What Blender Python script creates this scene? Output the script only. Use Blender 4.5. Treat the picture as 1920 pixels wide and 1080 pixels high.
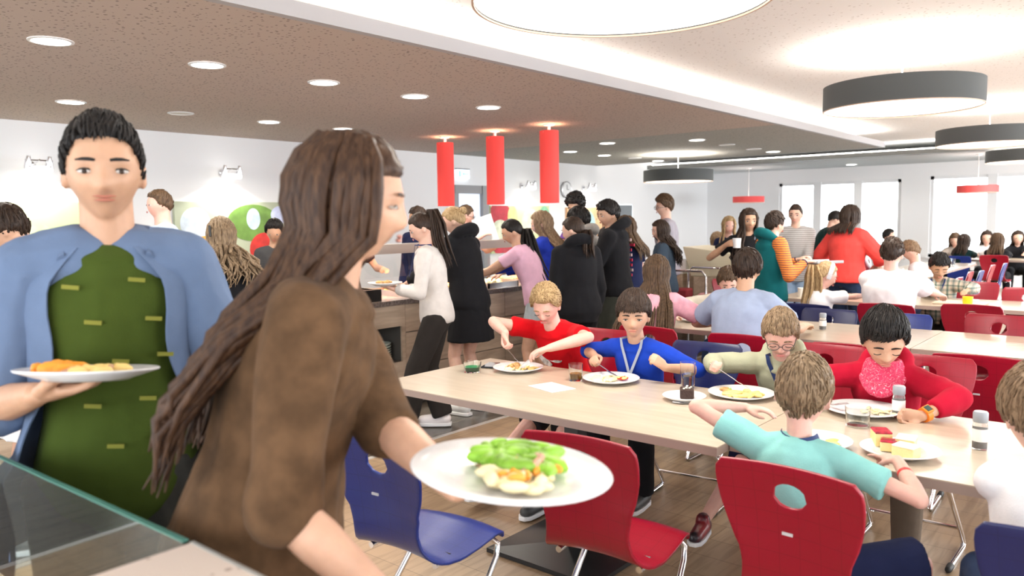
import bpy, bmesh, math, random
import numpy as np
from mathutils import Vector, Matrix, Quaternion, noise
random.seed(7)
for _o in list(bpy.data.objects): bpy.data.objects.remove(_o)
SC = bpy.context.scene
COL = SC.collection
PI = math.pi
def R(d): return d * PI / 180

# ------------------------------------------------------------------ camera, light, exposure
cam_d = bpy.data.cameras.new('camera'); cam = bpy.data.objects.new('camera', cam_d); COL.objects.link(cam)
cam.matrix_world = Matrix(((0.64221426, 0.07457972, -0.7628884, 0), (-0.76642145, 0.0461042, -0.64068133, 0),
                           (-0.01260948, 0.99614872, 0.08676827, 1.55), (0, 0, 0, 1)))
cam_d.sensor_width = 36; cam_d.lens = 1473 / 1920 * 36; cam_d.clip_start = .05; cam_d.clip_end = 200
cam_d.dof.use_dof = True; cam_d.dof.focus_distance = 3.9; cam_d.dof.aperture_fstop = 3.2
SC.camera = cam
W = bpy.data.worlds.new('World'); SC.world = W; W.use_nodes = True
W.node_tree.nodes['Background'].inputs[0].default_value = (.86, .93, 1, 1)
W.node_tree.nodes['Background'].inputs[1].default_value = 5.0
SC.view_settings.view_transform = 'Standard'; SC.view_settings.look = 'None'
SC.view_settings.gamma = 1; SC.view_settings.use_curve_mapping = False
SC.view_settings.exposure = 0.02
try:
    SC.cycles.max_bounces = 7; SC.cycles.diffuse_bounces = 4; SC.cycles.glossy_bounces = 3
    SC.cycles.transmission_bounces = 10; SC.cycles.transparent_max_bounces = 8
    SC.cycles.caustics_reflective = False; SC.cycles.caustics_refractive = False
    SC.cycles.sample_clamp_indirect = 6; SC.cycles.use_denoising = True
except Exception: pass
def area(name, loc, rot, sx, sy, power, col=(1, 1, 1), spread=180, shape='RECTANGLE'):
    l = bpy.data.lights.new(name, 'AREA'); l.shape = shape; l.size = sx; l.size_y = sy; l.energy = power; l.color = col
    l.spread = R(spread); o = bpy.data.objects.new(name, l); o.location = loc; o.rotation_euler = [R(a) for a in rot]; COL.objects.link(o); return o
# daylight through the far windows (two openings) and the window fronts on the right and behind
area('daylight_far_left', (19.5, 6.0, 1.6), (0, 90, 0), 1.6, 2.8, 420, (.92, .96, 1))
area('daylight_far_right', (19.5, 2.0, 1.6), (0, 90, 0), 1.6, 4.2, 650, (.92, .96, 1))
for _i, _x in enumerate((1.0, 6.0, 11.0, 16.0)):
    area('daylight_side', (_x, -4.4, 1.6), (90, 0, 0), 4.0, 1.9, (45, 100, 260, 400)[_i], (.94, .97, 1))
area('daylight_back', (-2.9, 0.6, 1.6), (0, -90, 0), 1.9, 6.0, 55, (1, .98, .95))
area('daylight_back', (-2.9, 6.6, 1.6), (0, -90, 0), 1.9, 3.4, 40, (1, .96, .9))

# ------------------------------------------------------------------ materials
MC = {}
def mat(name, col, rough=.6, metal=0., spec=.5, emis=None, estr=0., trans=0., ior=1.45, alpha=1., noise_amt=0., noise_scale=20., bump=0., bump_scale=60., coat=0., sheen=0., stretch=None, col2=None):
    if name in MC: return MC[name]
    m = bpy.data.materials.new(name); m.use_nodes = True; nt = m.node_tree; b = nt.nodes['Principled BSDF']
    b.inputs['Base Color'].default_value = (*col, 1); b.inputs['Roughness'].default_value = rough; b.inputs['Metallic'].default_value = metal
    b.inputs['Specular IOR Level'].default_value = spec; b.inputs['IOR'].default_value = ior
    b.inputs['Transmission Weight'].default_value = trans; b.inputs['Alpha'].default_value = alpha
    b.inputs['Coat Weight'].default_value = coat; b.inputs['Sheen Weight'].default_value = sheen
    if emis: b.inputs['Emission Color'].default_value = (*emis, 1); b.inputs['Emission Strength'].default_value = estr
    tc = None
    def vec():
        nonlocal tc
        if tc is None:
            t = nt.nodes.new('ShaderNodeTexCoord'); mp = nt.nodes.new('ShaderNodeMapping')
            if stretch: mp.inputs['Scale'].default_value = stretch
            nt.links.new(t.outputs['Object'], mp.inputs['Vector']); tc = mp
        return tc.outputs['Vector']
    if noise_amt or col2:
        n = nt.nodes.new('ShaderNodeTexNoise'); n.inputs['Scale'].default_value = noise_scale; n.inputs['Detail'].default_value = 5
        nt.links.new(vec(), n.inputs['Vector'])
        rp = nt.nodes.new('ShaderNodeValToRGB'); rp.color_ramp.elements[0].position = .35; rp.color_ramp.elements[1].position = .65
        c2 = col2 or tuple(max(0, c * (1 - noise_amt)) for c in col)
        rp.color_ramp.elements[0].color = (*c2, 1); rp.color_ramp.elements[1].color = (*(col if col2 else tuple(min(1, c * (1 + noise_amt * .6)) for c in col)), 1)
        nt.links.new(n.outputs['Fac'], rp.inputs['Fac']); nt.links.new(rp.outputs['Color'], b.inputs['Base Color'])
    if bump:
        n = nt.nodes.new('ShaderNodeTexNoise'); n.inputs['Scale'].default_value = bump_scale; n.inputs['Detail'].default_value = 4
        nt.links.new(vec(), n.inputs['Vector'])
        bp = nt.nodes.new('ShaderNodeBump'); bp.inputs['Strength'].default_value = bump; bp.inputs['Distance'].default_value = .01
        nt.links.new(n.outputs['Fac'], bp.inputs['Height']); nt.links.new(bp.outputs['Normal'], b.inputs['Normal'])
    MC[name] = m; return m
def nodes(name):
    m = bpy.data.materials.new(name); m.use_nodes = True; MC[name] = m
    return m, m.node_tree, m.node_tree.nodes['Principled BSDF']
def N(nt, t, **kw):
    n = nt.nodes.new(t)
    for k, v in kw.items():
        if k in n.inputs: n.inputs[k].default_value = v
        else: setattr(n, k, v)
    return n
def ramp(nt, src, stops, link_to=None):
    r = nt.nodes.new('ShaderNodeValToRGB'); e = r.color_ramp.elements
    e[0].position, e[0].color = stops[0][0], (*stops[0][1], 1); e[1].position, e[1].color = stops[-1][0], (*stops[-1][1], 1)
    for p, c in stops[1:-1]:
        x = e.new(p); x.color = (*c, 1)
    nt.links.new(src, r.inputs['Fac'])
    if link_to is not None: nt.links.new(r.outputs['Color'], link_to)
    return r

# ------------------------------------------------------------------ mesh builder
class MB:
    def __init__(s): s.v = []; s.f = []; s.mi = []; s.cur = 0
    def add(s, V, F):
        n = len(s.v); s.v.extend([tuple(map(float, p)) for p in V]); s.f.extend([tuple(i + n for i in f) for f in F]); s.mi.extend([s.cur] * len(F)); return s
    def box(s, c, d, rz=0, M=None):
        x, y, z = d[0] / 2, d[1] / 2, d[2] / 2
        V = [Vector(p) for p in ((-x, -y, -z), (x, -y, -z), (x, y, -z), (-x, y, -z), (-x, -y, z), (x, -y, z), (x, y, z), (-x, y, z))]
        rot = Matrix.Rotation(rz, 3, 'Z') if M is None else M
        V = [rot @ p + Vector(c) for p in V]
        return s.add(V, [(0, 3, 2, 1), (4, 5, 6, 7), (0, 1, 5, 4), (1, 2, 6, 5), (2, 3, 7, 6), (3, 0, 4, 7)])
    def tube(s, pts, rad, n=10, up=None, close=True):
        """rad: list of r or (a,b); frame first axis a follows 'up' list/vec"""
        pts = [Vector(p) for p in pts]; k = len(pts); V = []; F = []
        if not isinstance(rad, (list, tuple)) or (len(rad) == 2 and k != 2 and not isinstance(rad[0], tuple)): rad = [rad] * k
        pu = None
        for i, p in enumerate(pts):
            t = (pts[min(i + 1, k - 1)] - pts[max(i - 1, 0)]).normalized()
            if up is not None: u = up[i] if isinstance(up, list) else up; u = Vector(u)
            elif pu is not None: u = pu
            else: u = Vector((0, 0, 1)) if abs(t.z) < .9 else Vector((0, 1, 0))
            u = (u - t * u.dot(t)); u.normalize(); w = t.cross(u); pu = u
            r = rad[i]; a, b = r if isinstance(r, (tuple, list)) else (r, r)
            for j in range(n):
                th = 2 * PI * j / n; V.append(p + u * (a * math.cos(th)) + w * (b * math.sin(th)))
        for i in range(k - 1):
            for j in range(n):
                j2 = (j + 1) % n; F.append((i * n + j, i * n + j2, (i + 1) * n + j2, (i + 1) * n + j))
        if close: F.append(tuple(range(n - 1, -1, -1))); F.append(tuple((k - 1) * n + j for j in range(n)))
        return s.add(V, F)
    def cap(s, p0, p1, r0, r1, n=12):
        p0, p1 = Vector(p0), Vector(p1); d = p1 - p0; L = d.length or 1e-6; t = d / L; P = []; Rr = []
        for a in (-80, -55, -30, 0): P.append(p0 + t * r0 * math.sin(R(a))); Rr.append(r0 * math.cos(R(a)))
        for a in (0, 30, 55, 80): P.append(p1 + t * r1 * math.sin(R(a))); Rr.append(r1 * math.cos(R(a)))
        return s.tube(P, Rr, n)
    def ell(s, c, r, M=None, nu=16, nv=10):
        V = []; F = []; M = M or Matrix.Identity(3); c = Vector(c)
        for i in range(nv + 1):
            a = PI * i / nv
            for j in range(nu):
                b = 2 * PI * j / nu
                V.append(c + M @ Vector((r[0] * math.sin(a) * math.cos(b), r[1] * math.sin(a) * math.sin(b), r[2] * math.cos(a))))
        for i in range(nv):
            for j in range(nu):
                j2 = (j + 1) % nu; F.append((i * nu + j, (i + 1) * nu + j, (i + 1) * nu + j2, i * nu + j2))
        return s.add(V, F)
    def lathe(s, prof, c=(0, 0, 0), n=32):
        V = []; F = []; k = len(prof)
        for r, z in prof:
            for j in range(n):
                b = 2 * PI * j / n; V.append((c[0] + r * math.cos(b), c[1] + r * math.sin(b), c[2] + z))
        for i in range(k - 1):
            for j in range(n):
                j2 = (j + 1) % n; F.append((i * n + j, i * n + j2, (i + 1) * n + j2, (i + 1) * n + j))
        return s.add(V, F)
    def prism(s, pts, z0, z1):
        n = len(pts); V = [(x, y, z0) for x, y in pts] + [(x, y, z1) for x, y in pts]
        F = [tuple(range(n - 1, -1, -1)), tuple(range(n, 2 * n))] + [(i, (i + 1) % n, n + (i + 1) % n, n + i) for i in range(n)]
        return s.add(V, F)
    def mesh(s, name, mats, smooth=True):
        me = bpy.data.meshes.new(name); me.from_pydata(s.v, [], s.f)
        for m in (mats if isinstance(mats, (list, tuple)) else [mats]): me.materials.append(m)
        if len(set(s.mi)) > 1: me.polygons.foreach_set('material_index', s.mi)
        bm = bmesh.new(); bm.from_mesh(me)
        bmesh.ops.remove_doubles(bm, verts=bm.verts, dist=1e-5)
        bmesh.ops.recalc_face_normals(bm, faces=bm.faces); bm.to_mesh(me); bm.free()
        if smooth: me.polygons.foreach_set('use_smooth', [True] * len(me.polygons))
        me.update(); return me
    def build(s, name, mats, parent=None, loc=(0, 0, 0), rz=0, smooth=True, bevel=0, sharp=None):
        o = bpy.data.objects.new(name, s.mesh(name, mats, smooth)); COL.objects.link(o); o.location = loc; o.rotation_euler = (0, 0, rz)
        if parent is not None: o.parent = parent
        if bevel:
            m = o.modifiers.new('b', 'BEVEL'); m.width = bevel; m.segments = 2; m.limit_method = 'ANGLE'; m.angle_limit = R(40)
        if smooth:
            try: o.data.set_sharp_from_angle(angle=R(sharp or 40))
            except Exception: pass
        return o
def tag(o, label=None, cat=None, group=None, kind=None):
    if label: o['label'] = label
    if cat: o['category'] = cat
    if group: o['group'] = group
    if kind: o['kind'] = kind
    return o
def empty(name, loc, rz=0, label=None, cat=None, group=None):
    o = bpy.data.objects.new(name, None); o.empty_display_size = .1; COL.objects.link(o); o.location = loc; o.rotation_euler = (0, 0, rz)
    return tag(o, label, cat, group)
KIDS = {}
def copy_tree(o, parent=None, loc=None, rz=None, label=None, group=None):
    c = o.copy(); COL.objects.link(c)
    if parent is not None: c.parent = parent
    if loc is not None: c.location = loc
    if rz is not None: c.rotation_euler = (0, 0, rz)
    if label: c['label'] = label
    if group: c['group'] = group
    for ch in list(o.children): copy_tree(ch, c)
    return c
def struct(o): o['kind'] = 'structure'; return o
def bx(x0, x1, y0, y1, z0, z1, mb=None):
    mb = mb or MB(); return mb.box(((x0 + x1) / 2, (y0 + y1) / 2, (z0 + z1) / 2), (x1 - x0, y1 - y0, z1 - z0))
# ------------------------------------------------------------------ room shell
def m_wood_floor():
    m, nt, b = nodes('vinyl_plank_floor'); tc = N(nt, 'ShaderNodeTexCoord'); mp = N(nt, 'ShaderNodeMapping'); mp.inputs['Rotation'].default_value = (0, 0, R(90))
    nt.links.new(tc.outputs['Object'], mp.inputs['Vector'])
    br = N(nt, 'ShaderNodeTexBrick'); br.offset = .37; br.inputs['Scale'].default_value = 1; br.inputs['Brick Width'].default_value = 1.2; br.inputs['Row Height'].default_value = .19
    br.inputs['Mortar Size'].default_value = .0018; br.inputs['Color1'].default_value = (.33, .225, .135, 1); br.inputs['Color2'].default_value = (.41, .29, .18, 1); br.inputs['Mortar'].default_value = (.15, .1, .06, 1)
    nt.links.new(mp.outputs[0], br.inputs['Vector'])
    mp2 = N(nt, 'ShaderNodeMapping'); mp2.inputs['Scale'].default_value = (1.2, 14, 1); mp2.inputs['Rotation'].default_value = (0, 0, R(90)); nt.links.new(tc.outputs['Object'], mp2.inputs['Vector'])
    n = N(nt, 'ShaderNodeTexNoise', Scale=2.2, Detail=8., Distortion=.6); nt.links.new(mp2.outputs[0], n.inputs['Vector'])
    r = ramp(nt, n.outputs['Fac'], [(.3, (.62, .6, .56)), (.55, (1, 1, 1)), (.75, (1.0, .98, .9))])
    mx = N(nt, 'ShaderNodeMix', data_type='RGBA', blend_type='MULTIPLY'); mx.inputs[0].default_value = .9
    nt.links.new(br.outputs['Color'], mx.inputs[6]); nt.links.new(r.outputs['Color'], mx.inputs[7]); nt.links.new(mx.outputs[2], b.inputs['Base Color'])
    b.inputs['Roughness'].default_value = .32
    return m
WOODF = m_wood_floor()
SLATE = mat('slate_grey_floor', (.1, .09, .075), .22, noise_amt=.3, noise_scale=3, stretch=(1, 5, 1))
WHITE = mat('white_wall_paint', (.9, .9, .905), .8, bump=.03, bump_scale=200)
CEILW = None
def m_perf(name, col, dot, scale=30, thr=.23):
    m, nt, b = nodes(name); tc = N(nt, 'ShaderNodeTexCoord')
    mp = N(nt, 'ShaderNodeMapping'); mp.inputs['Scale'].default_value = (1, .8, 1); nt.links.new(tc.outputs['Object'], mp.inputs['Vector'])
    v = N(nt, 'ShaderNodeTexVoronoi', Scale=scale, Randomness=.9); nt.links.new(mp.outputs[0], v.inputs['Vector'])
    ns = N(nt, 'ShaderNodeTexNoise', Scale=scale * 1.7, Detail=1.); nt.links.new(mp.outputs[0], ns.inputs['Vector'])
    ad = N(nt, 'ShaderNodeMath', operation='MULTIPLY_ADD'); ad.inputs[1].default_value = .5; nt.links.new(ns.outputs['Fac'], ad.inputs[0]); nt.links.new(v.outputs['Distance'], ad.inputs[2])
    ramp(nt, ad.outputs[0], [(thr + .22, dot), (thr + .27, col)], b.inputs['Base Color'])
    b.inputs['Roughness'].default_value = .85; return m
SOFF = m_perf('brown_acoustic_ceiling', (.54, .44, .375), (.27, .21, .175))
SOFF2 = m_perf('grey_green_acoustic_ceiling', (.40, .385, .35), (.2, .2, .185))
CEILW = m_perf('white_acoustic_ceiling', (.9, .88, .86), (.62, .58, .55), 26, .16)
LIP = mat('soffit_edge_paint', (.42, .41, .42), .6)
METAL = mat('brushed_steel', (.62, .62, .64), .28, 1.)
CHROME = mat('chrome', (.82, .82, .84), .1, 1.)
GLASS = mat('clear_glass', (.97, .99, .98), .02, trans=1., ior=1.45)
EMIW = mat('downlight_diffuser', (1, 1, 1), .5, emis=(1, .96, .9), estr=14)

struct(bx(-3, 19, -4.2, 3.95, -.1, 0).build('floor_dining', WOODF, smooth=False))
struct(bx(-3, 19, 3.99, 9.3, -.1, 0).build('floor_serving', SLATE, smooth=False))
struct(bx(-3, 19, 3.95, 3.99, -.1, .003).build('trim_1', mat('steel_floor_strip', (.75, .73, .7), .35, .6), smooth=False))
struct(bx(-3.2, 19.2, 9.3, 9.45, 0, 3.1).build('wall_left', WHITE, smooth=False))
# window wall, with two window bands; the right window band runs out of the frame
wm = MB(); XW0, XW1 = 19.0, 19.3
bx(XW0, XW1, 7.40, 9.3, 0, 3.1, wm); bx(XW0, XW1, 4.07, 4.65, 0, 3.1, wm); bx(XW0, XW1, -4.2, -.6, 0, 3.1, wm)
bx(XW0, XW1, 4.65, 7.40, 2.34, 3.1, wm); bx(XW0, XW1, 4.65, 7.40, 0, .62, wm)
bx(XW0, XW1, -.6, 4.07, 2.37, 3.1, wm); bx(XW0, XW1, -.6, 4.07, 0, .62, wm)
struct(wm.build('wall_far', WHITE, smooth=False))
FRAME = mat('white_window_frame', (.82, .83, .84), .35)
def window(n, y0, y1, z0, z1, k):
    w = MB(); f = .07
    bx(19.02, 19.1, y0, y1, z0, z0 + f, w); bx(19.02, 19.1, y0, y1, z1 - f, z1, w)
    bx(19.02, 19.1, y0, y0 + f, z0, z1, w); bx(19.02, 19.1, y1 - f, y1, z0, z1, w)
    for i in range(1, k):
        y = y0 + (y1 - y0) * i / k; bx(19.0, 19.11, y - .09, y + .09, z0, z1, w)
    o = struct(w.build('window_%d' % n, FRAME, smooth=False))
    bx(19.06, 19.066, y0 + f, y1 - f, z0 + f, z1 - f).build('pane', GLASS, o, smooth=False)
    bx(18.9, 19.05, y0 - .04, y1 + .04, z0 - .03, z0).build('sill', FRAME, o, smooth=False)
window(1, 4.65, 7.40, .62, 2.34, 3); window(2, -.6, 4.07, .62, 2.37, 4)
# right wall and back wall: outside the frame, window fronts there let the day in
rw = MB(); bx(-3.2, 19.3, -4.35, -4.2, 0, .55, rw); bx(-3.2, 19.3, -4.35, -4.2, 2.6, 3.1, rw)
for x in (-3.1, -1.05, 3.5, 8.5, 13.5, 18.6): bx(x - .35, x + .35, -4.35, -4.2, .5, 2.65, rw)
struct(rw.build('wall_right', WHITE, smooth=False))
bw = MB(); bx(-3.15, -3, -4.2, 9.3, 0, .55, bw); bx(-3.15, -3, -4.2, 9.3, 2.6, 3.1, bw)
for y in (-3.4, 4.2, 8.9): bx(-3.15, -3, y - .6, y + .6, .5, 2.65, bw)
struct(bw.build('wall_back', WHITE, smooth=False))
struct(bx(-3, 19.2, -4.2, 9.3, 2.90, 3.0).build('ceiling', CEILW, smooth=False))
# lowered ceiling over the serving side
struct(bx(-3, 9.44, 3.72, 9.3, 2.65, 2.73).build('ceiling_lowered_near', SOFF, smooth=False))
struct(bx(9.45, 13.85, 3.72, 9.3, 2.65, 2.73).build('ceiling_lowered_far', SOFF2, smooth=False))
struct(bx(-3, 13.88, 3.66, 3.72, 2.648, 2.735).build('trim_2', LIP, smooth=False))
struct(bx(13.85, 13.9, 3.72, 9.3, 2.648, 2.735).build('trim_3', LIP, smooth=False))
# second lowered field by the windows
CE3 = mat('pale_grey_ceiling', (.62, .66, .67), .8)
struct(bx(16.2, 19.0, -4.2, 9.3, 2.66, 2.72).build('ceiling_lowered_windows', CE3, smooth=False))
struct(bx(15.95, 16.2, -4.2, 9.3, 2.655, 2.74).build('trim_4', mat('dark_shadow_gap', (.2, .2, .19), .7), smooth=False))
# cove strips that give light, lying on the lowered ceiling's rim
COVE = mat('cove_led', (1, 1, 1), .5, emis=(1, .95, .88), estr=16)
def cove(x0, x1, y0, y1, z, lab):
    o = bx(x0, x1, y0, y1, z, z + .015).build('light_strip', COVE, smooth=False); tag(o, lab, 'light')
cove(-2.9, 13.6, 3.80, 3.83, 2.735, 'glowing light strip along the long edge of the lowered brown ceiling')
cove(13.74, 13.77, 3.9, 9.2, 2.735, 'glowing light strip along the far end of the lowered ceiling')
cove(16.0, 16.03, -3.9, 9.2, 2.745, 'glowing light strip on the rim of the lowered ceiling by the windows')
# hidden top of the light recess needs the strips' own lamps
area('cove_lamp', (5.3, 3.86, 2.77), (180, 0, 0), 16.6, .04, 95, (1, .95, .88))
area('cove_lamp', (13.7, 6.5, 2.77), (180, 0, 90), 5.4, .04, 35, (1, .95, .88))
area('cove_lamp', (16.05, 2.6, 2.77), (180, 0, 90), 13, .04, 80, (1, .97, .93))

# ------------------------------------------------------------------ recessed downlights
ROW1 = [(.94, 5.18), (1.919, 5.18), (2.919, 5.19), (3.9, 5.19), (4.875, 5.19), (5.855, 5.19)]
ROW2 = [(1.95, 7.6), (2.95, 7.6), (4.98, 7.62), (5.97, 7.6)]
FAR = [(9.83, 6.4), (10.6, 7.62), (11.67, 7.66), (13.6, 7.69), (10.39, 5.25), (13.25, 5.28)]
OFF = [(3.98, 7.62), (12.63, 7.62), (11.42, 5.27), (12.47, 5.29)]
def downlight(x, y, z, on, lab):
    t = empty('ceiling_light', (x, y, z), 0, lab, 'ceiling light')
    MB().lathe([(.125, -.002), (.125, -.008), (.105, -.010), (.105, -.004), (.125, -.002)]).build('trim_ring', mat('white_plastic', (.85, .85, .85), .4), t)
    MB().lathe([(.0, -.005), (.106, -.005), (.106, -.001), (0, -.001)]).build('diffuser', EMIW if on else mat('unlit_diffuser', (.7, .66, .6), .5), t)
    if on:
        l = bpy.data.lights.new('downlight_lamp', 'AREA'); l.shape = 'DISK'; l.size = .2; l.energy = on; l.color = (1, .93, .83); l.spread = R(150)
        o = bpy.data.objects.new('downlight_lamp', l); o.location = (x, y, z - .02); COL.objects.link(o)
ordn = ['first', 'second', 'third', 'fourth', 'fifth', 'sixth']
for i, (x, y) in enumerate(ROW1): downlight(x, y, 2.65, 20, 'lit round ceiling light, %s from the left in the front row over the serving aisle' % ordn[i])
for i, (x, y) in enumerate(ROW2): downlight(x, y, 2.65, 20, 'lit round ceiling light, %s from the left in the row near the serving wall' % ordn[i])
fl = ['behind the third red tube lamp', 'just right of the third red tube lamp, low', 'right of the red tube lamps in the far wall row', 'above the left end of the far drum lamp', 'above right of the far drum lamp', 'rightmost of that ceiling field']
for i, (x, y) in enumerate(FAR): downlight(x, y, 2.65, 9, 'small lit ceiling light, ' + fl[i])
for (x, y), l in zip(OFF, ['over the man in the blue shirt', 'left of the far grey drum lamp', 'nearer of the two right of the far drum lamp', 'farther of the two right of that drum lamp']): downlight(x, y, 2.65, 0, 'unlit round ceiling light, ' + l)
downlight(18.1, 5.45, 2.66, 5, 'lit round ceiling light close to the far windows')

# ------------------------------------------------------------------ pendants
def m_shade(name, col, estr=0, emis=None):
    return mat(name, col, .75, bump=.1, bump_scale=400, emis=emis, estr=estr)
def drum(loc, r, h, cord, sm, lab, power, group, k=4.0, name='drum_pendant_lamp', ec=(1, .93, .84), floor_z=None):
    t = empty(name, loc, 0, lab, 'pendant lamp', group); n = 64
    MB().lathe([(r, 0), (r, h), (r - .006, h), (r - .006, 0), (r, 0)], n=n).build('shade', sm, t)
    MB().lathe([(0, .012), (r - .008, .012), (r - .008, .018), (0, .018)], n=n).build('diffuser', mat('drum_diffuser%g' % k, (1, 1, 1), .6, emis=ec, estr=k), t)
    MB().lathe([(r + .001, -.002), (r + .001, .006), (r - .008, .006), (r - .008, -.002), (r + .001, -.002)], n=n).build('rim', mat('copper_rim', (.55, .38, .28), .4), t)
    MB().tube([(0, 0, h - .03), (0, 0, h + cord)], [.006, .006], 8).tube([(-r + .01, 0, h - .03), (r - .01, 0, h - .03)], [.006, .006], 6).tube([(0, -r + .01, h - .03), (0, r - .01, h - .03)], [.006, .006], 6).build('cord', mat('white_cord', (.85, .83, .8), .5), t)
    MB().lathe([(0, h + cord - .03), (.05, h + cord - .03), (.055, h + cord), (0, h + cord)], n=20).build('ceiling_rose', mat('white_plastic', (.85, .85, .85), .4), t)
    if power:
        for zz, rx, p in ((-.01, 0, power), (h + .0, 180, power * .55)):
            l = bpy.data.lights.new('pendant_or_fill_light', 'AREA'); l.shape = 'DISK'; l.size = 2 * r * .85; l.energy = p; l.color = ec
            o = bpy.data.objects.new('pendant_or_fill_light', l); o.location = (loc[0], loc[1], loc[2] + zz); o.rotation_euler = (R(rx), 0, 0); COL.objects.link(o)
    return t
GREYSH = m_shade('charcoal_fabric_shade', (.075, .08, .08)); REDSH = m_shade('red_fabric_shade', (.8, .1, .1), .12, (1, .1, .08))
G = 'grey drum pendant lamps'
for p, pw, l in [((2.767, 1.733, 2.41), 34, 'huge grey drum pendant lamp cut off by the top of the picture'),
                 ((7.07, 1.748, 2.41), 38, 'large grey drum pendant lamp in the middle of the right-hand row'),
                 ((11.55, 1.82, 2.41), 42, 'grey drum pendant lamp at the right edge, second farthest in the row'),
                 ((15.9, 1.95, 2.41), 30, 'farthest grey drum pendant lamp in the right-hand row'),
                 ((-1.6, 1.73, 2.41), 42, 'grey drum pendant lamp of the same row behind the viewpoint')]:
    if p[0] > 0: drum(p, .6, .2, .29, GREYSH, l, pw, G, 3.2)
for p in ((2.9, -2.2), (7.2, -2.2), (11.6, -2.2)): area('pendant_or_fill_light', (p[0], p[1], 2.4), (0, 0, 0), 1.0, 1.0, 42, (1, .93, .84), shape='DISK')  # added overhead fill discs on the unseen right side, no lamps hang there
drum((12.5, 6.67, 2.17), .6, .2, .28, GREYSH, 'grey drum pendant lamp hanging under the dark lowered ceiling', 40, G, 3.2)
drum((17.45, 7.51, 1.87), .35, .14, .65, REDSH, 'flat red drum pendant lamp left of the far windows', 4, 'red drum pendant lamps', 2)
drum((16.98, 2.83, 1.94), .35, .14, .58, REDSH, 'flat red drum pendant lamp in front of the right far window', 4, 'red drum pendant lamps', 2)
# red tube lamps over the counter
def m_tube():
    m, nt, b = nodes('glowing_red_tube_shade'); tc = N(nt, 'ShaderNodeTexCoord'); sp = N(nt, 'ShaderNodeSeparateXYZ'); nt.links.new(tc.outputs['Object'], sp.inputs[0])
    b.inputs['Base Color'].default_value = (.75, .06, .05, 1); b.inputs['Roughness'].default_value = .7
    b.inputs['Transmission Weight'].default_value = 0
    b.inputs['Emission Color'].default_value = (.9, .06, .05, 1); b.inputs['Emission Strength'].default_value = .38
    return m
TUBE = m_tube()
for (x, y, z), l in [((7.517, 7.44, 2.65), 'red tube pendant lamp, leftmost of the three over the serving counter'), ((7.436, 6.49, 2.65), 'middle red tube pendant lamp over the serving counter'), ((7.40, 5.62, 2.65), 'red tube pendant lamp, rightmost and nearest of the three over the counter')]:
    t = empty('tube_pendant_lamp', (x, y, z), 0, l, 'pendant lamp', 'red tube pendant lamps over the counter'); zt, zb, r = -.075, -.91, .112
    MB().lathe([(r, zb), (r, zt), (r - .004, zt), (r - .004, zb), (r, zb)], n=40).build('shade', TUBE, t)
    MB().lathe([(0, 0), (.07, 0), (.065, -.012), (.02, -.02), (.012, -.12), (0, -.12)], n=20).build('ceiling_rose', mat('white_plastic', (.85, .85, .85), .4), t)
    MB().tube([(-r, 0, zt - .02), (r, 0, zt - .02)], [.004, .004], 6).build('spider', METAL, t)
    MB().lathe([(0, -.16), (.03, -.16), (.035, -.28), (0, -.3)], n=16).build('bulb', mat('warm_bulb', (1, 1, 1), .5, emis=(1, .75, .5), estr=25), t)
    l_ = bpy.data.lights.new('tube_lamp_light', 'POINT'); l_.energy = 7; l_.color = (1, .72, .45); l_.shadow_soft_size = .03
    o = bpy.data.objects.new('tube_lamp_light', l_); o.location = (x, y, z - .1); COL.objects.link(o)

# ------------------------------------------------------------------ serving wall: door, exit sign, pictures, spots, clock
dm = MB(); DG = mat('grey_door_frame', (.3, .3, .31), .5)
bx(9.52, 9.62, 9.22, 9.3, 0, 2.14, dm); bx(10.18, 10.34, 9.18, 9.3, 0, 2.14, dm); bx(9.52, 10.34, 9.2, 9.3, 2.0, 2.14, dm)
d = struct(dm.build('door_1', DG, smooth=False))
bx(9.62, 10.18, 9.25, 9.29, .0, 2.0).build('pane', mat('glowing_frosted_glass', (.75, .82, .95), .4, emis=(.8, .88, 1), estr=.55), d, smooth=False)  # daylight behind the door is put in as the pane's own glow
MB().tube([(9.7, 9.2, 1.05), (9.82, 9.2, 1.05)], [.012, .012], 8).build('handle', METAL, d)
t = empty('exit_sign', (9.77, 9.272, 2.33), 0, 'small lit rectangular exit sign on the wall above the grey door', 'sign')
MB().box((0, 0, .0), (.30, .05, .15)).build('sign_box', mat('lit_sign_panel', (.8, .9, 1), .5, emis=(.75, .88, 1), estr=1.6), t, smooth=False)
MB().box((0, 0, .083), (.31, .06, .02)).build('sign_cap', DG, t, smooth=False)
sg = MB(); sg.box((-.09, -.027, 0), (.05, .004, .1)); sg.box((.06, -.027, 0), (.14, .004, .02)); sg.add([(.02, -.028, .04), (.02, -.028, -.04), (-.04, -.028, 0)], [(0, 1, 2)])
sg.build('pictogram', mat('sign_pale_green', (.3, .75, .6), .5, emis=(.4, .8, .7), estr=.8), t, smooth=False)
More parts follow.
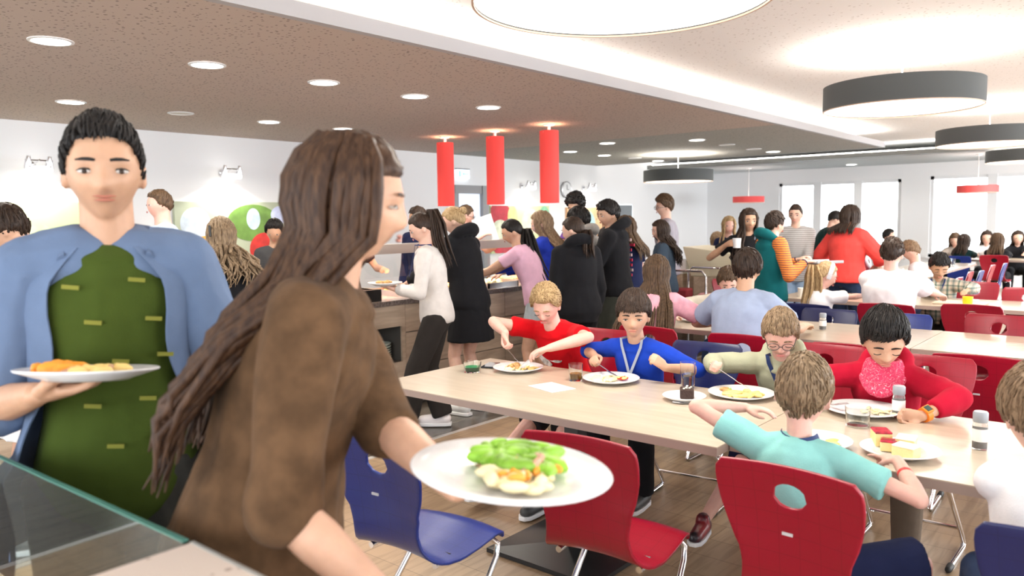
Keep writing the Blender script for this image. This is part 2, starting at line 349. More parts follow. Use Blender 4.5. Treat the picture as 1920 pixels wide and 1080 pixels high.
def fruit_picture(name, x0, x1, z0, z1, bg, blobs, lab):
    t = empty(name, ((x0 + x1) / 2, 9.27, (z0 + z1) / 2), 0, lab, 'picture')
    MB().box((0, 0, 0), (x1 - x0, .05, z1 - z0)).build('canvas', bg, t, smooth=False)
    m = MB(); mats = []
    for (cx, cz, rx, rz, col) in blobs:
        k = 'print_%d_%d_%d' % tuple(int(c * 100) for c in col)
        mm = mat(k, col, .6, noise_amt=.25, noise_scale=6)
        if mm not in mats: mats.append(mm)
        m.cur = mats.index(mm); n = 24; cx -= (x0 + x1) / 2; cz -= (z0 + z1) / 2
        y = -.0265 - .0006 * len(m.f)
        pts = []
        for i in range(n):
            a = 2 * PI * i / n; X = max(min(cx + rx * math.cos(a), (x1 - x0) / 2), -(x1 - x0) / 2); Z = max(min(cz + rz * math.sin(a), (z1 - z0) / 2), -(z1 - z0) / 2); pts.append((X, y, Z))
        m.add(pts, [tuple(range(n))])
    m.build('print', mats, t, smooth=False)
PB = lambda n, c: mat(n, c, .6, noise_amt=.12, noise_scale=2)
fruit_picture('fruit_picture', 1.9, 3.63, .9, 1.8, PB('print_pale_green', (.62, .72, .38)), [(2.2, 1.66, .3, .34, (.85, .08, .1)), (2.55, 1.55, .36, .2, (.42, .6, .16)), (2.55, 1.2, .34, .3, (.85, .1, .12)), (3.1, 1.3, .3, .3, (.75, .85, .5)), (2.95, 1.4, .02, .12, (.6, .1, .1))], 'large fruit picture on the left wall behind the man in blue')
fruit_picture('fruit_picture', 4.69, 6.3, .95, 1.82, PB('print_grey_green', (.5, .55, .4)), [(4.95, 1.55, .2, .2, (.7, .8, .9)), (5.1, 1.1, .28, .3, (.95, .45, .05)), (5.75, 1.55, .38, .24, (.16, .3, .06)), (5.75, 1.6, .1, .14, (.6, .75, .9)), (5.9, 1.2, .22, .22, (.75, .05, .04)), (6.15, 1.65, .14, .12, (.6, .65, .9)), (6.2, 1.1, .14, .16, (.6, .25, .08))], 'large vegetable picture under the middle wall spotlight, with orange and red pepper')
fruit_picture('fruit_picture', 10.45, 12.15, .95, 1.8, PB('print_lime', (.7, .78, .42)), [(10.7, 1.65, .3, .22, (.55, .04, .06)), (11.05, 1.6, .14, .2, (.85, .75, .3)), (10.7, 1.35, .24, .2, (.75, .8, .6)), (11.6, 1.5, .3, .24, (.88, .9, .6)), (12.0, 1.4, .22, .4, (.3, .65, .4)), (10.8, 1.05, .3, .16, (.6, .05, .08))], 'colourful fruit picture on the wall right of the grey door')
fruit_picture('fruit_picture', 12.75, 14.0, .95, 1.78, PB('print_orange', (.9, .55, .3)), [(13.5, 1.4, .25, .3, (.5, .75, .75)), (13.2, 1.1, .3, .2, (.8, .5, .2))], 'orange picture on the wall behind the queue, farthest right of the pictures')
t = empty('notice_board', (14.65, 9.27, 1.4), 0, 'dark grey board on the far end of the left wall', 'board')
MB().box((0, 0, 0), (1.1, .05, .9)).build('panel', mat('dark_board', (.1, .11, .12), .5), t, smooth=False)
bd = MB(); bx(-.55, .55, -.035, 0, .43, .46, bd); bx(-.55, .55, -.035, 0, -.46, -.43, bd); bx(-.56, -.53, -.035, 0, -.46, .46, bd); bx(.53, .56, -.035, 0, -.46, .46, bd); bd.build('frame', mat('aluminium_frame', (.55, .57, .58), .4, .6), t, smooth=False)
# wall spotlights
SPOT = [((3.17, 9.3, 2.18), 'left of the man in blue', 18), ((5.364, 9.3, 2.18), 'above the curly-haired person', 16), ((11.375, 9.3, 2.17), 'right of the middle red tube lamp', 7), ((13.365, 9.3, 2.18), 'farthest right, beside the clock', 7)]
for (x, y, z), l, pw in SPOT:
    t = empty('wall_spotlight', (x, y, z), 0, 'chrome two-headed wall spotlight, ' + l, 'spotlight', 'chrome wall spotlights')
    MB().tube([(0, -.003, 0), (0, -.03, 0)], [.05, .045], 20).build('wall_mount', CHROME, t)
    MB().tube([(0, -.02, 0), (0, -.22, .04), (0, -.26, .05)], [.008, .008, .008], 8).tube([(-.13, -.24, .045), (.13, -.24, .045)], [.009, .009], 8).build('arm', CHROME, t)
    for sx in (-1, 1):
        MB().tube([(sx * .1, -.25, .09), (sx * .1, -.235, .02), (sx * .1, -.22, -.04)], [.018, .034, .04], 16).build('lamp_head', CHROME, t)
    MB().tube([(-.12, -.235, -.043), (.12, -.235, -.043)], [(.03, .03), (.03, .03)], 10).build('lens', mat('spot_lens', (1, 1, 1), .4, emis=(1, .96, .9), estr=12), t)
    ld = bpy.data.lights.new('wall_spot_light', 'SPOT'); ld.energy = pw * 3.2; ld.spot_size = R(128); ld.spot_blend = .25; ld.color = (1, .95, .88); ld.shadow_soft_size = .03
    o = bpy.data.objects.new('wall_spot_light', ld); o.location = (x, y - .2, z - .08); o.rotation_euler = (R(14), 0, 0); COL.objects.link(o)
t = empty('wall_clock', (12.75, 9.28, 2.13), 0, 'round white clock on the wall beside the rightmost red tube lamp', 'clock')
ck = Matrix.Rotation(R(90), 3, 'X')
MB().tube([(0, 0, 0), (0, -.03, 0)], [.15, .15], 32).build('clock_face', mat('white_enamel', (.85, .85, .85), .4), t)
MB().tube([(math.cos(a * PI / 12) * .155, -.03, math.sin(a * PI / 12) * .155) for a in range(25)], [.01] * 25, 6).build('clock_rim', METAL, t)
MB().box((0, -.035, .045), (.01, .004, .1)).box((.035, -.035, 0), (.07, .004, .012)).build('clock_hands', mat('black_plastic', (.02, .02, .02), .4), t, smooth=False)
# ------------------------------------------------------------------ tables
def m_table():
    m, nt, b = nodes('pale_maple_laminate'); tc = N(nt, 'ShaderNodeTexCoord'); mp = N(nt, 'ShaderNodeMapping'); mp.inputs['Scale'].default_value = (9, 1.2, 1)
    nt.links.new(tc.outputs['Object'], mp.inputs['Vector']); n = N(nt, 'ShaderNodeTexNoise', Scale=2.5, Detail=6., Distortion=.5); nt.links.new(mp.outputs[0], n.inputs['Vector'])
    ramp(nt, n.outputs['Fac'], [(.3, (.46, .38, .285)), (.7, (.55, .465, .36))], b.inputs['Base Color']); b.inputs['Roughness'].default_value = .28; b.inputs['Coat Weight'].default_value = .15
    return m
TOP = m_table(); EDGE = mat('taupe_table_edge', (.36, .27, .23), .5); BLACKM = mat('black_powder_coated_steel', (.012, .012, .013), .35)
def table(x0, x1, y0, y1, lab, group=None, legs='col', z=.75):
    cx, cy = (x0 + x1) / 2, (y0 + y1) / 2; t = empty('dining_table', (cx, cy, 0), 0, lab, 'table', group); a, b = (x1 - x0) / 2, (y1 - y0) / 2
    m = MB(); bx(-a, a, -b, b, z - .004, z, m); m.build('tabletop', TOP, t, smooth=False)
    m = MB(); bx(-a, a, -b, b, z - .034, z - .004, m); m.build('edge_band', EDGE, t, smooth=False)
    ys = (0,)
    for yy in ys:
        if x1 - x0 > y1 - y0: px, py = yy * a / b, 0
        else: px, py = 0, yy
        MB().box((px, py, .36), (.075, .075, z * 2 - .79 - .03)).build('column', BLACKM, t, smooth=False)
        MB().box((px, py, .012), (.60, .60, .02)).add([(px - .30, py - .30, .022), (px + .30, py - .30, .022), (px + .30, py + .30, .022), (px - .30, py + .30, .022), (px - .05, py - .05, .04), (px + .05, py - .05, .04), (px + .05, py + .05, .04), (px - .05, py + .05, .04)], [(0, 1, 5, 4), (1, 2, 6, 5), (2, 3, 7, 6), (3, 0, 4, 7), (4, 5, 6, 7)]).build('foot_plate', BLACKM, t, smooth=False)
        MB().box((px, py, z - .045), (.3, .3, .02)).build('mounting_plate', BLACKM, t, smooth=False)
    return t
def T(*a, **k): return table(*a, **k)
t1 = T(2.505, 3.37, 1.181, 3.0, 'nearest long pale dining table, in front of the boys in red and blue T-shirts')
T(2.60, 3.47, -.72, 1.177, 'dining table between the boy in turquoise and the boy in the red hoodie')
T(5.10, 6.0, 1.172, 2.95, 'second-row dining table where the boy in the grey-blue T-shirt sits'); T(5.10, 6.0, -.65, 1.168, 'empty second-row dining table at the right edge of the picture')
T(7.6, 8.42, 1.452, 3.0, 'third-row dining table in front of the broad-backed boy in white'); T(7.6, 8.42, -.4, 1.448, 'third-row dining table at the right edge')
for i, x in enumerate((9.1, 10.92, 12.74)): T(x, x + 1.8, 2.4, 3.2, ['long bright dining table beyond the boy in the checked shirt, nearest of its line', 'second table of the bright line running to the far windows', 'third table of the bright line running to the far windows', 'farthest table of the bright line by the windows'][i])
T(15.75, 16.5, 1.5, 3.3, 'far dining table at the right edge where five people sit')
T(11.0, 11.8, 4.4, 5.9, 'dining table behind the girl with the mug')

# ------------------------------------------------------------------ chairs
def m_plastic(name, col, grid=None):
    m, nt, b = nodes(name); tc = N(nt, 'ShaderNodeTexCoord')
    b.inputs['Roughness'].default_value = .3; b.inputs['Base Color'].default_value = (*col, 1)
    br = N(nt, 'ShaderNodeTexBrick'); br.offset = 0; br.inputs['Scale'].default_value = 1; br.inputs['Brick Width'].default_value = .06; br.inputs['Row Height'].default_value = .06; br.inputs['Mortar Size'].default_value = .0016; br.inputs['Mortar Smooth'].default_value = .4
    br.inputs['Color1'].default_value = br.inputs['Color2'].default_value = (*col, 1); br.inputs['Mortar'].default_value = (*[c * .8 for c in col], 1)
    nt.links.new(tc.outputs['UV'], br.inputs['Vector'])
    if grid: nt.links.new(br.outputs['Color'], b.inputs['Base Color'])
    n = N(nt, 'ShaderNodeTexNoise', Scale=180., Detail=2.); nt.links.new(tc.outputs['Object'], n.inputs['Vector']); bp = N(nt, 'ShaderNodeBump', Strength=.12, Distance=.003); nt.links.new(n.outputs['Fac'], bp.inputs['Height']); nt.links.new(bp.outputs['Normal'], b.inputs['Normal'])
    return m
CRED = m_plastic('red_chair_shell', (.3, .004, .02), True); CBLUE = m_plastic('blue_chair_shell', (.012, .03, .2), True); CNAVY = m_plastic('navy_chair_shell', (.01, .015, .085), True)
def shell_grid(th):
    """profile u: front of seat -> top of back (x forward, z up), half width w(u)"""
    prof = [(.215, .405, .19), (.205, .432, .195), (.15, .442, .2), (.05, .432, .205), (-.05, .425, .205), (-.12, .43, .195), (-.165, .452, .175), (-.185, .49, .155), (-.195, .54, .15), (-.2, .6, .165), (-.208, .66, .188), (-.222, .72, .203), (-.240, .785, .210), (-.252, .828, .204), (-.255, .842, .186)]
    rows = []
    for (x, z, w) in prof: rows.append((Vector((x, 0, z)), w))
    out = []
    # resample
    n = 34; L = [0]
    for i in range(1, len(rows)): L.append(L[-1] + (rows[i][0] - rows[i - 1][0]).length)
    for k in range(n):
        s = L[-1] * k / (n - 1); i = max(j for j in range(len(L) - 1) if L[j] <= s + 1e-9); f = (s - L[i]) / (L[i + 1] - L[i])
        out.append((rows[i][0].lerp(rows[i + 1][0], f), rows[i][1] * (1 - f) + rows[i + 1][1] * f, s))
    return out
_CH = {}
def shell_mesh(key, m):
    if key in _CH: return _CH[key]
    rows = shell_grid(.012); nw = 22; V = []; F = []; UV = []
    n = len(rows)
    for i, (p, w, s) in enumerate(rows):
        a = rows[max(i - 1, 0)][0]; b = rows[min(i + 1, n - 1)][0]; t = (b - a).normalized(); nrm = Vector((t.z, 0, -t.x))  # away from sitter: back/down
        for j in range(nw + 1):
            q = -1 + 2 * j / nw; curve = (.022 if s > .55 else .014) * (q * q)
            V.append(p + Vector((0, q * w, 0)) - nrm * curve * (1 if s > .5 else 1)); UV.append((q * w + .2, s))
    hc, ha, hb = .785, .042, .034   # hole centre along s measured below
    zc = .755
    def inside(i, j):
        c = V[i * (nw + 1) + j] + V[i * (nw + 1) + j + 1] + V[(i + 1) * (nw + 1) + j] + V[(i + 1) * (nw + 1) + j + 1]; c = c / 4
        return c.z > .6 and (c.y / .046) ** 2 + ((c.z - zc) / .034) ** 2 < 1
    for i in range(n - 1):
        for j in range(nw):
            if not inside(i, j): F.append((i * (nw + 1) + j, i * (nw + 1) + j + 1, (i + 1) * (nw + 1) + j + 1, (i + 1) * (nw + 1) + j))
    # round the hole border
    cnt = {}
    for f in F:
        for k in range(4):
            e = tuple(sorted((f[k], f[(k + 1) % 4]))); cnt[e] = cnt.get(e, 0) + 1
    for e, c in cnt.items():
        if c == 1:
            for vi in e:
                v = V[vi]
                if v.z > .66 and abs(v.y) < .07 and v.z < .80:
                    a = math.atan2((v.z - zc) / .034, v.y / .046); v.y = .048 * math.cos(a); nz = zc + .036 * math.sin(a); v.x += (nz - v.z) * -.3; v.z = nz
    me = bpy.data.meshes.new('shell'); me.from_pydata([tuple(v) for v in V], [], F); uv = me.uv_layers.new()
    for lp in me.loops: uv.data[lp.index].uv = UV[lp.vertex_index]
    me.materials.append(m); me.polygons.foreach_set('use_smooth', [True] * len(me.polygons)); me.update()
    o = bpy.data.objects.new('tmp', me); COL.objects.link(o)
    s = o.modifiers.new('s', 'SOLIDIFY'); s.thickness = .011; s.offset = 0
    sub = o.modifiers.new('b', 'BEVEL'); sub.width = .003; sub.segments = 2; sub.limit_method = 'ANGLE'; sub.angle_limit = R(50)
    bpy.context.view_layer.update(); r = bpy.data.meshes.new_from_object(o.evaluated_get(bpy.context.evaluated_depsgraph_get())); bpy.data.objects.remove(o)
    _CH[key] = r; return r
def chair_proto(key, m):
    t = empty('cafeteria_chair', (0, 0, -50)); o = bpy.data.objects.new('seat_shell', shell_mesh(key, m)); COL.objects.link(o); o.parent = t
    for s in (-1, 1):
        y = s * .15
        pts = [(-.13, y, .405), (.1, y * 1.05, .412), (.15, y * 1.15, .408), (.175, y * 1.22, .385), (.16, y * 1.25, .34), (-.1, y * 1.35, .06), (-.125, y * 1.36, .025), (-.1, y * 1.36, .012), (.16, y * 1.36, .012)]
        MB().tube(pts, [.0115] * len(pts), 10).build('leg', CHROME, t)
        MB().cap((.15, y * 1.36, .014), (.2, y * 1.36, .014), .015, .014).build('foot_cap', mat('black_rubber', (.015, .015, .015), .6), t)
    MB().tube([(-.05, -.2, .115), (-.05, .2, .115)], [.008, .008], 8).build('crossbar', CHROME, t)
    MB().tube([(-.06, -.16, .413), (-.06, .16, .413)], [.012, .012], 8).build('seat_bracket', BLACKM, t)
    MB().box((-.246, 0, .655), (.004, .03, .008)).build('label_plate', mat('small_grey_label', (.6, .6, .62), .4), t, smooth=False)
    return t
PROTO = {'red': chair_proto('red', CRED), 'blue': chair_proto('blue', CBLUE), 'navy': chair_proto('navy', CNAVY)}
USED = set()
def chair(x, y, yaw, c, lab, group='cafeteria chairs'):
    p = PROTO[c]
    if c not in USED: USED.add(c); o = p; o.location = (x, y, 0); o.rotation_euler = (0, 0, R(yaw)); o['label'] = lab; o['group'] = group
    else: o = copy_tree(p, None, (x, y, 0), R(yaw), lab, group)
    o['category'] = 'chair'; return o
# near side of the first row (backs to us)
chair(2.33, .76, -3, 'red', 'big red chair seen from behind, of the boy in turquoise').scale = (1, 1, 1.035); chair(2.31, .09, -6, 'navy', 'dark navy chair in the lower right corner of the picture')
chair(2.24, 1.43, 6, 'red', 'empty red chair with its seat turned out, below the middle of the nearest table'); chair(1.88, 1.99, 4, 'blue', 'empty blue chair at the bottom, left of the empty red chair')
# far side of the first row (facing us)
chair(3.80, 2.63, 180, 'red', 'red chair of the boy in the red T-shirt'); chair(3.85, 1.98, 186, 'navy', 'navy chair of the boy in the blue T-shirt')
chair(3.98, 1.38, 180, 'red', 'red chair of the boy in the sage hoodie'); chair(3.92, .88, 180, 'red', 'red chair of the boy in the red hoodie'); 
# second row, near side
chair(4.56, 2.50, 0, 'red', 'red chair of the girl with long hair in pink'); chair(4.56, 1.88, 0, 'red', 'red chair of the boy in the grey-blue T-shirt')
chair(4.56, 1.27, -2, 'red', 'empty red chair behind the boy in the sage hoodie, one hole visible'); chair(4.56, .70, 2, 'red', 'empty red chair with a see-through hole, behind the boy in the red hoodie')
# second row, far side
chair(5.86, 1.98, 180, 'navy', 'navy chair tucked in behind the pepper shaker, facing the camera'); chair(5.86, 1.46, 184, 'blue', 'blue chair behind the head of the boy in the red hoodie')
chair(5.86, .86, 180, 'red', 'lighter red chair facing the camera across the empty second-row table'); chair(6.3, 2.75, 180, 'red', 'red chair of the boy in cream, behind the boy in grey-blue')
# third row
chair(6.62, 2.22, -4, 'navy', 'navy chair of the girl with the blonde ponytail'); chair(6.70, 1.66, 0, 'red', 'red chair of the broad-backed boy in white'); chair(6.98, 1.13, 0, 'red', 'empty red chair in the third row, right of the broad-backed boy in white')
chair(8.75, 1.48, 182, 'red', 'red chair of the boy in the checked shirt'); chair(8.24, .98, 180, 'red', 'red chair at the right edge behind the third-row table'); chair(8.15, 3.55, 250, 'red', 'small red chair beside the ponytail girl, at the end of the third-row table')
# along the far line of tables
for x, c, l in ((9.9, 'blue', 'blue chair second along the right side of the bright table line'), (10.5, 'red', 'third chair along the right side of the bright table line, red'), (11.2, 'blue', 'blue chair turned out from the right side of the bright table line'), (12.0, 'red', 'tall-looking red chair on the right side of the bright table line'), (13.0, 'blue', 'farthest blue chair on the right side of the bright table line')):
    chair(x, 2.06, 92, c, l)
chair(9.4, 1.98, 92, 'red', 'red chair of the pale-shirted person beyond the broad-backed boy')
for x, c, l in ((9.7, 'blue', 'blue chair of the dark-haired boy behind the teal hoodie'), (10.25, 'blue', 'blue chair beyond the girl in the coral sweater, left side'), (10.8, 'red', 'red chair of the child in turquoise'), (11.5, 'red', 'red chair on the left side of the bright table line beyond the coral sweater'), (12.6, 'blue', 'farthest blue chair on the left side of the bright table line'), (13.85, 'red', 'last red chair on the left side of the bright table line')):
    chair(x, 3.62, -88, c, l)
for x, y, w, c, l in ((10.1, .95, 140, 'red', 'red chair alone at the right edge beyond the third row'), (10.9, .98, 160, 'navy', 'navy chair at the right edge beside the lone red chair'), (11.7, .95, 150, 'navy', 'second navy chair at the right edge'), (15.2, 2.22, 0, 'red', 'far red chair behind the black T-shirt back'), (15.25, 2.76, 0, 'blue', 'far blue chair behind the person in dark green')):
    chair(x, y, w, c, l)

# ------------------------------------------------------------------ tableware
CHINA = mat('white_china', (.86, .86, .87), .18, coat=.3)
_pl = {}
def plate(loc, r, lab, tilt=None, group='white plates of food', deep=1):
    k = round(r, 3)
    if k not in _pl:
        _pl[k] = MB().lathe([(0, .002), (r * .55, .002), (r * .58, .0), (r * .62, .003), (r * .98, .019), (r, .022), (r * .985, .024), (r * .63, .0085), (r * .58, .006), (0, .006)], n=48).mesh('plate', CHINA)
        _pl[k].validate()
    o = bpy.data.objects.new('dinner_plate', _pl[k]); COL.objects.link(o); o.location = loc
    if tilt: o.rotation_euler = tilt
    return tag(o, lab, 'plate', group)
FOODM = {}
def lump(name, loc, parts, lab, cat='food', tilt=None, seed=0, kind=None):
    """parts: list of (material, count, spread x, spread y, size, squash, z)"""
    rr = random.Random(seed); m = MB(); mats = []
    for (mm, n, sx, sy, size, sq, z) in parts:
        if mm not in mats: mats.append(mm)
        m.cur = mats.index(mm)
        for i in range(n):
            a = rr.random() * 2 * PI; q = math.sqrt(rr.random()); rot = Matrix.Rotation(rr.random() * PI, 3, 'Z') @ Matrix.Rotation(rr.uniform(-.4, .4), 3, 'X')
            s = size * rr.uniform(.7, 1.3); m.ell((sx[0] + sx[1] * q * math.cos(a), sy[0] + sy[1] * q * math.sin(a), z + rr.uniform(0, size * .35)), (s, s * .45, s * sq), rot, 10, 6)
    o = m.build(name, mats, None, loc); 
    if tilt: o.rotation_euler = tilt
    return tag(o, lab, cat, kind=kind)
FRY = mat('golden_chips', (.85, .62, .22), .5); MASH = mat('pale_yellow_mash', (.85, .74, .45), .6); SAUCE = mat('red_ketchup', (.6, .05, .02), .3); PEAS = mat('pea_green', (.3, .5, .1), .5)
CHICK = mat('breaded_brown', (.6, .33, .12), .6, noise_amt=.4, noise_scale=60); CHOC = mat('chocolate_cake', (.035, .015, .01), .6, bump=.6, bump_scale=90); CREAM = mat('vanilla_cream', (.9, .85, .7), .5); CAKE = mat('yellow_sponge', (.85, .68, .32), .7, bump=.4, bump_scale=120); BERRY = mat('berry_glaze', (.45, .02, .05), .25, noise_amt=.5, noise_scale=40); CARROT = mat('orange_carrot', (.9, .35, .04), .4); LETT = mat('lettuce_green', (.25, .5, .04), .5, noise_amt=.4, noise_scale=20)
ZT = .7505
plate((3.175, 2.63, ZT), .135, 'white plate of food in front of the boy in the red T-shirt'); lump('pasta_portion', (3.175, 2.63, ZT), [(MASH, 22, (-.0, .06), (.02, .06), .02, .5, .012), (CHICK, 8, (-.02, .04), (.0, .03), .022, .6, .022), (FRY, 10, (.03, .05), (-.05, .04), .018, .3, .012)], 'heap of pasta and breaded meat on the plate of the boy in red', seed=1)
plate((3.225, 2.08, ZT), .14, 'white plate with mash and ketchup in front of the boy in the blue T-shirt'); lump('mash_portion', (3.225, 2.08, ZT), [(MASH, 34, (-.02, .07), (.03, .06), .022, .4, .012), (SAUCE, 10, (.03, .025), (-.05, .03), .014, .5, .015), (FRY, 5, (.02, .03), (-.05, .03), .014, .4, .02)], 'mash and ketchup on the plate of the boy in blue', seed=2)
plate((3.295, 1.44, ZT), .145, 'white plate of chips in front of the boy in the sage hoodie'); lump('chips_portion', (3.295, 1.44, ZT), [(FRY, 46, (-.01, .07), (-.01, .08), .026, .25, .012), (PEAS, 4, (.03, .02), (.08, .02), .01, .8, .014), (CHICK, 4, (.0, .03), (.07, .03), .018, .5, .014)], 'pile of chips on the plate of the boy in the sage hoodie', seed=3)
plate((3.31, .925, ZT), .15, 'nearly empty white plate in front of the boy in the red hoodie'); lump('sauce_remains', (3.31, .9, ZT), [(MASH, 16, (0, .06), (-.03, .06), .02, .15, .009)], 'thin yellow remains on the plate of the boy in the red hoodie', seed=4)
plate((3.085, 1.61, ZT), .095, 'small white dessert plate with chocolate cake')
ck_ = MB().box((0, 0, .03), (.075, .06, .045)); o = ck_.build('chocolate_cake', CHOC, None, (3.09, 1.6, ZT + .002), .5, bevel=.008); tag(o, 'dark chocolate cake piece on the small dessert plate', 'cake')
cr = MB(); rr = random.Random(3); [cr.ell((rr.uniform(-.03, .03), rr.uniform(-.02, .02), .055), (.007, .005, .003)) for _ in range(7)]; cr.build('cream_flakes', CREAM, o)
plate((2.80, .665, ZT), .125, 'white plate of cakes in front of the boy in turquoise')
def cakebox(x, y, z, d, rz, lab, top):
    t = empty('cake_slice', (x, y, z), rz, lab, 'cake'); MB().box((0, 0, d[2] * .45), (d[0], d[1], d[2] * .9)).build('sponge', CAKE, t, bevel=.004); MB().box((0, 0, d[2] * .95), (d[0] * 1.01, d[1] * 1.01, d[2] * .16)).build('topping', top, t, bevel=.004)
cakebox(2.86, .74, ZT + .008, (.075, .055, .05), .5, 'cake slice with red berry glaze leaning at the back of the cake plate', BERRY); cakebox(2.80, .70, ZT + .008, (.05, .05, .035), .2, 'small berry-topped cake piece at the left of the cake plate', BERRY)
cakebox(2.84, .655, ZT + .008, (.07, .06, .045), .1, 'yellow sponge slice farther back on the cake plate', CREAM); cakebox(2.755, .635, ZT + .008, (.06, .07, .04), -.2, 'yellow sponge slice at the front of the cake plate', CREAM)
plate((2.74, .925, ZT), .125, 'white plate with fried egg and sauce at the hand of the boy in turquoise'); lump('fried_egg', (2.73, .90, ZT), [(CREAM, 12, (0, .05), (0, .05), .03, .2, .01), (FRY, 4, (.0, .03), (-.03, .02), .02, .3, .018), (SAUCE, 8, (.0, .03), (.05, .03), .014, .5, .015)], 'egg and red sauce on the plate of the boy in turquoise', seed=6)
WATER = mat('water', (.96, .98, 1), .02, trans=1., ior=1.33); JUICE = mat('apple_juice', (.85, .42, .05), .1, trans=.6, ior=1.33); JELLY = mat('green_jelly', (.0, .5, .16), .08, trans=.4, ior=1.35)
def tumbler(loc, lab, r=.034, h=.09, fill=.5, liq=None, name='drinking_glass', cat='glass', m=None, group='drinking glasses'):
    t = empty(name, loc, 0, lab, cat, group)
    MB().lathe([(0, .006), (r * .82, .006), (r * .97, h), (r, h), (r * .88, 0), (0, 0), (0, .006)], n=28).build('glass_body', m or GLASS, t)
    if liq: MB().lathe([(0, .007), (r * .8, .007), (r * .8 + r * .15 * fill, h * fill), (0, h * fill)], n=28).build('drink', liq, t)
tumbler((3.145, 2.235, ZT), 'short glass with a little apple juice between the two left plates', .036, .085, .42, JUICE)
tumbler((3.31, 1.71, ZT), 'tall water glass beside the chocolate cake', .036, .125, .55, WATER)
tumbler((3.09, .885, ZT), 'empty square-ish plastic tumbler in front of the red hoodie plate', .046, .075)
tumbler((3.0, 2.80, ZT), 'small clear bowl of green jelly at the far left of the nearest table', .048, .055, .5, JELLY, 'dessert_bowl', 'bowl', group='dessert bowls')
for p, l in (((6.3, 2.9, ZT), 'clear glass on the second-row table by the boy in cream'),): pass
def shaker(x, y, lab, h=.105, contents=(.1, .04, .02)):
    t = empty('spice_shaker', (x, y, ZT), 0, lab, 'shaker', 'glass spice shakers')
    MB().lathe([(0, 0), (.0225, 0), (.0235, .004), (.0235, h * .62), (.02, h * .74), (0, h * .74)], n=24).build('glass_jar', mat('shaker_glass', (.92, .93, .93), .05, trans=.85, ior=1.3), t)
    MB().lathe([(0, .004), (.0215, .004), (.0215, h * .3), (0, h * .3)], n=20).build('spice', mat('spice_%d' % int(contents[0] * 100), contents, .8, noise_amt=.5, noise_scale=200), t)
    MB().lathe([(.0241, h * .22), (.0243, h * .22), (.0243, h * .55), (.0241, h * .55)], n=24).build('paper_label', mat('white_label', (.8, .78, .76), .6), t)
    MB().lathe([(0, h * 1.0), (.02, h * 1.0), (.0235, h * .96), (.0235, h * .75), (.021, h * .72), (0, h * .72)], n=24).build('grey_cap', mat('grey_plastic_cap', (.3, .32, .35), .35), t)
shaker(3.03, .47, 'glass spice shaker with brown spice standing alone on the table at the right', .13, (.12, .04, .02)); shaker(3.33, .80, 'pale spice shaker held by the boy in the red hoodie', .125, (.7, .68, .6)); shaker(5.62, 1.86, 'spice shaker on the second-row table behind the boy in the sage hoodie', .115, (.1, .08, .05))
o = MB().box((0, 0, .0015), (.14, .19, .002)).build('paper_napkin', mat('white_paper', (.88, .87, .85), .8), None, (2.94, 2.23, ZT), -.28, smooth=False); tag(o, 'white paper napkin on the nearest table', 'napkin')
def cutlery(p0, p1, kind, lab, group='cutlery'):
    p0, p1 = Vector(p0), Vector(p1); d = p1 - p0; L = d.length; m = MB()
    m.tube([(0, 0, 0), (L * .3, 0, 0), (L * .62, 0, 0)], [(.009, .0018), (.007, .002), (.0035, .002)], 8, up=(0, 1, 0))
    if kind == 'fork':
        m.tube([(L * .6, 0, 0), (L * .72, 0, -.002), (L * .8, 0, .0)], [(.0035, .0018), (.0115, .0015), (.0125, .0015)], 8, up=(0, 1, 0))
        for k in (-1.5, -.5, .5, 1.5): m.tube([(L * .78, k * .0065, 0), (L, k * .0062, .002)], [(.0022, .0012), (.001, .001)], 6, up=(0, 1, 0))
    elif kind == 'knife': m.tube([(L * .5, 0, 0), (L * .6, 0, 0), (L * .93, 0, 0), (L, .004, 0)], [(.005, .002), (.0105, .0012), (.0105, .001), (.003, .0008)], 8, up=(0, 1, 0))
    else: m.tube([(L * .6, 0, 0), (L * .75, 0, -.003), (L * .9, 0, -.004), (L, 0, 0)], [(.004, .002), (.018, .002), (.02, .002), (.006, .002)], 10, up=(0, 1, 0))
    o = m.build(kind, METAL, None); o.location = p0; o.rotation_mode = 'QUATERNION'; o.rotation_quaternion = Vector((1, 0, 0)).rotation_difference(d.normalized()); return tag(o, lab, kind, group)
cutlery((3.045, 1.47, ZT + .004), (3.0, 1.62, ZT + .006), 'fork', 'small fork lying beside the chocolate cake plate')
t = empty('phone', (3.18, 2.83, ZT), .4, 'black phone lying beyond the bowl of green jelly', 'phone'); MB().box((0, 0, .005), (.14, .07, .008)).build('phone_body', mat('phone_black', (.02, .022, .03), .15), t, bevel=.003); MB().box((0, 0, .0095), (.13, .062, .001)).build('phone_screen', mat('phone_glass', (.03, .035, .05), .05), t, smooth=False)
def mug(loc, col, lab, r=.04, h=.085, name='mug', handle=True, rz=0):
    t = empty(name, loc, rz, lab, 'cup', 'cups'); k = mat('cup_%d_%d' % (int(col[0] * 100), int(col[2] * 100)), col, .3)
    MB().lathe([(0, 0), (r * .85, 0), (r, h), (r * .92, h), (r * .8, .006), (0, .006)], n=24).build('cup_body', k, t)
    if handle: MB().tube([(r * .9 + .024 * math.sin(a * PI / 8), 0, h * .5 + .028 * math.cos(a * PI / 8)) for a in range(9)], [.005] * 9, 8).build('cup_handle', k, t)
mug((7.72, 1.33, ZT), (.95, .65, .02), 'yellow plastic cup in front of the boy in the checked shirt', .042, .085, 'yellow_cup', False)
mug((7.78, 2.78, ZT), (.85, .84, .78), 'white cup left of the ponytail girl', .045, .09); mug((7.75, 2.08, ZT), (.8, .8, .8), 'white cup between the ponytail girl and the broad-backed boy', .04, .08)
